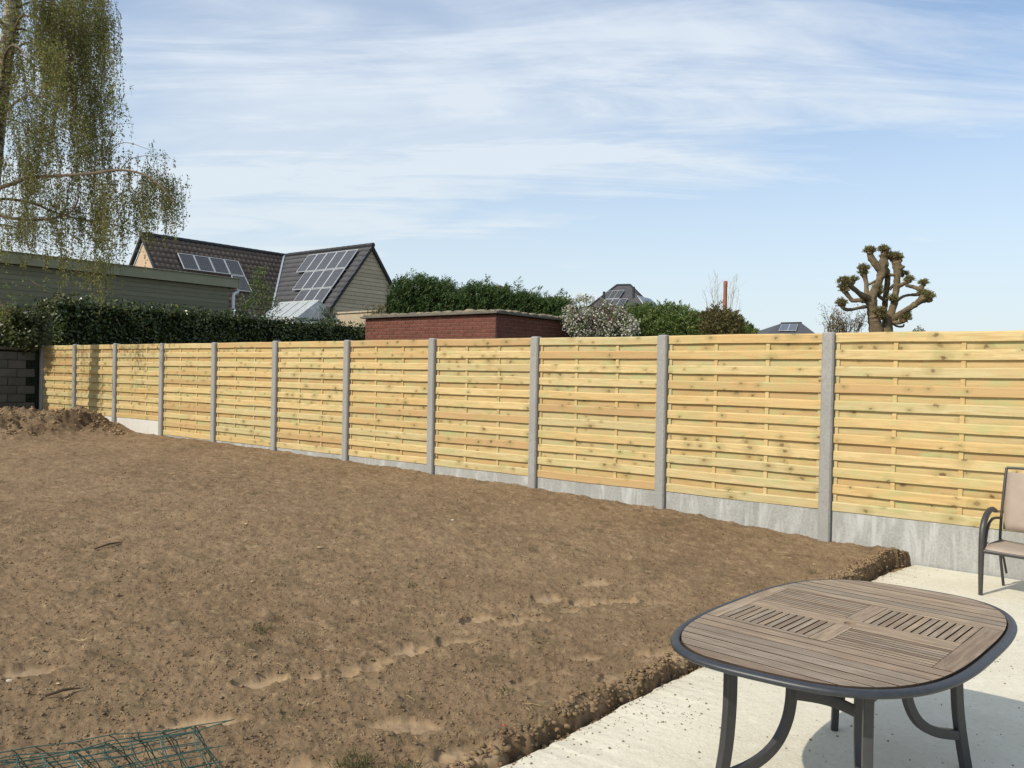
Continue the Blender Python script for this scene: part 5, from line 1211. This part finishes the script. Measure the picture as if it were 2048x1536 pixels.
# grit and crumbs of soil on the patio
m_c = [(1935, 1325, .16, 170), (1365, 1425, .13, 90), (1800, 1345, .10, 40), (1990, 1470, .25, 35), (1620, 1480, .2, 14), (1450, 1500, .4, 25)]
gx = []; gz_ = []
for (px, py, sp_, cnt_) in m_c:
    c = atz(px, py, 0); gx.append(np.stack([c.x+g.normal(size=cnt_)*sp_, c.y+g.normal(size=cnt_)*sp_*.8], 1))
c = np.concatenate(gx+[np.stack([g.uniform(.6, 3.6, 150), g.uniform(2.6, 6.8, 150)], 1)]); s_g, t_g = frame_sl(c[:, 0], c[:, 1]); c = c[(s_g < edge_s(t_g)-.04) & (t_g > .08)]; n = len(c)
q_ = .0014+.0042*g.random(n)**3; V = iv[None]*(1+.25*g.normal(size=(n, len(iv), 1)))*q_[:, None, None]+np.stack([c[:, 0], c[:, 1], q_*.3], 1)[:, None, :]
tag(link('patio_grit', np_mesh('patio_grit', V.reshape(-1, 3), (fi[None]+(np.arange(n)*len(iv))[:, None, None]).reshape(-1, 3)), M['grit']), label='dark grit and soil crumbs on the patio', kind='stuff')
# dry straw bits
m = MB(); g = rng(92)
for i in range(260):
    a = g.uniform(math.radians(-36), math.radians(22)); r = math.exp(g.uniform(math.log(3.4), math.log(12))); x, y = math.sin(a)*r, math.cos(a)*r; s, t = frame_sl(x, y)
    if s < -.5 or t < .1: continue
    z = soil1(x, y)+.008; th = g.uniform(0, 6.3); L = g.uniform(.015, .05)*(1 if i % 9 else 2.2); m.tube([(x, y, z), (x+math.cos(th)*L*.5, y+math.sin(th)*L*.5, z+.006), (x+math.cos(th)*L, y+math.sin(th)*L, z-.002)], .0014, 3)
stuff('straw_bits', 'dry straw bits scattered on the soil', M['straw'], m)
# grass tufts
tufts = [((705, 1505), .13, 130, 'dried grass tussock at the bottom edge of the soil, left one'), ((820, 1510), .12, 120, 'greenish grass tuft at the bottom edge near the patio'), ((525, 1270), .10, 60, 'dark low weed clump in the middle of the soil'), ((1010, 1370), .06, 30, 'small weed tuft beside the footprints'), ((820, 1185), .07, 40, 'small weed tuft in the middle distance'), ((1130, 1440), .07, 40, 'small grass clump close to the patio edge'), ((1628, 1143), .05, 14, 'thin dry stalks standing behind the table')]
for i, ((px, py), r, n_, lab) in enumerate(tufts):
    g = rng(100+i); c = atz(px, py, .12); c.z = soil1(c.x, c.y); base = np.stack([g.normal(size=n_)*r*.35, g.normal(size=n_)*r*.35, np.zeros(n_)-.005], 1); di = np.stack([g.normal(size=n_)*.6, g.normal(size=n_)*.6, .35+.5*g.random(n_)], 1); di /= np.linalg.norm(di, axis=1, keepdims=True)
    L = r*(.35+.5*g.random(n_))*(2.5 if i == 6 else 1); pth = np.stack([base, base+di*L[:, None]*.6, base+di*L[:, None]+np.array([0, 0, -.25])*L[:, None]*(0 if i == 6 else 1)], 1)
    o_ = link('grass_tuft', strands_mesh('grass_tuft', pth, .0022), M['grass'], None, tuple(c)); tag(o_, label=lab, cat='grass tuft', group='grass tufts on the soil')
# chips and leaves
def chip(name, px, py, r, mat, lab, cat, sc_=(1, .7, .5), group=None):
    c = atz(px, py, .13); c.z = soil1(c.x, c.y)+r*.25; m = MB().blob((0, 0, 0), r, rnd, .25, sc_, 1); o_ = m.build(name, mat, None, loc=tuple(c)); tag(o_, label=lab, cat=cat, group=group)
chip('stone_chip', 1113, 1418, .022, M['stone'], 'pale stone chip beside the patio edge', 'stone')
chip('brick_chip', 1008, 1425, .014, M['redchip'], 'small red brick chip on the soil', 'brick chip')
chip('stone_chip', 18, 1369, .018, M['stone'], 'pale stone at the left edge of the soil', 'stone')
chip('stone_chip', 936, 1164, .020, M['clod'], 'brown stone in the middle of the soil', 'stone')
chip('stone_chip', 905, 1065, .022, M['stone'], 'pale chip far out on the soil', 'stone')
def dry_leaf(px, py, r, lab):
    c = atz(px, py, .13); c.z = soil1(c.x, c.y)+.012; a = rnd.uniform(0, 6); m = MB(); P_ = [(-1, 0, .1), (-.4, .45, .25), (.3, .4, .1), (1, 0, .35), (.3, -.4, .3), (-.4, -.4, .0)]
    m.v = [(x*r, y*r, z*r) for x, y, z in P_]+[(0, 0, 0)]; m.f = [(i, (i+1) % 6, 6) for i in range(6)]; o_ = m.build('dry_leaf', M['straw'], None, loc=tuple(c), rz=a); tag(o_, label=lab, cat='leaf', group='dry leaves on the soil')
for px, py, r, lab in ((168, 1300, .022, 'dry tan leaf on the soil at lower left'), (115, 1375, .018, 'dry tan leaf near the wire roll'), (490, 1080, .03, 'dry tan leaf far out on the soil'), (640, 1122, .035, 'long dry leaf scrap in the middle of the soil'), (505, 1187, .02, 'dry leaf scrap left of the middle'), (130, 1248, .015, 'tiny dry leaf at left')): dry_leaf(px, py, r, lab)
# twigs lying on the soil
for (p1, p2, lab) in (((188, 1138), (245, 1120), 'dark stick lying on the soil at left'), ((1170, 1420), (1230, 1418), 'thin pale stick by the patio edge'), ((90, 1400), (160, 1385), 'short dark stick near the wire roll')):
    a = atz(*p1, .13); b = atz(*p2, .13); za = soil1(a.x, a.y)+.012; zb_ = soil1(b.x, b.y)+.014; mid_ = (a+b)/2; c = Vector((mid_.x, mid_.y, (za+zb_)/2)); a.z = za; b.z = zb_
    tag(MB().tube([a-c, (a+b)/2-c+Vector((0, 0, .01)), b-c], [.006, .008, .004], 6, noise=.15, rg=rnd).build('stick', M['twig'], None, loc=tuple(c)), label=lab, cat='stick', group='sticks on the soil')
print('objects', len(bpy.data.objects), 'tris', sum(len(o.data.polygons) for o in bpy.data.objects if o.type == 'MESH')*2)
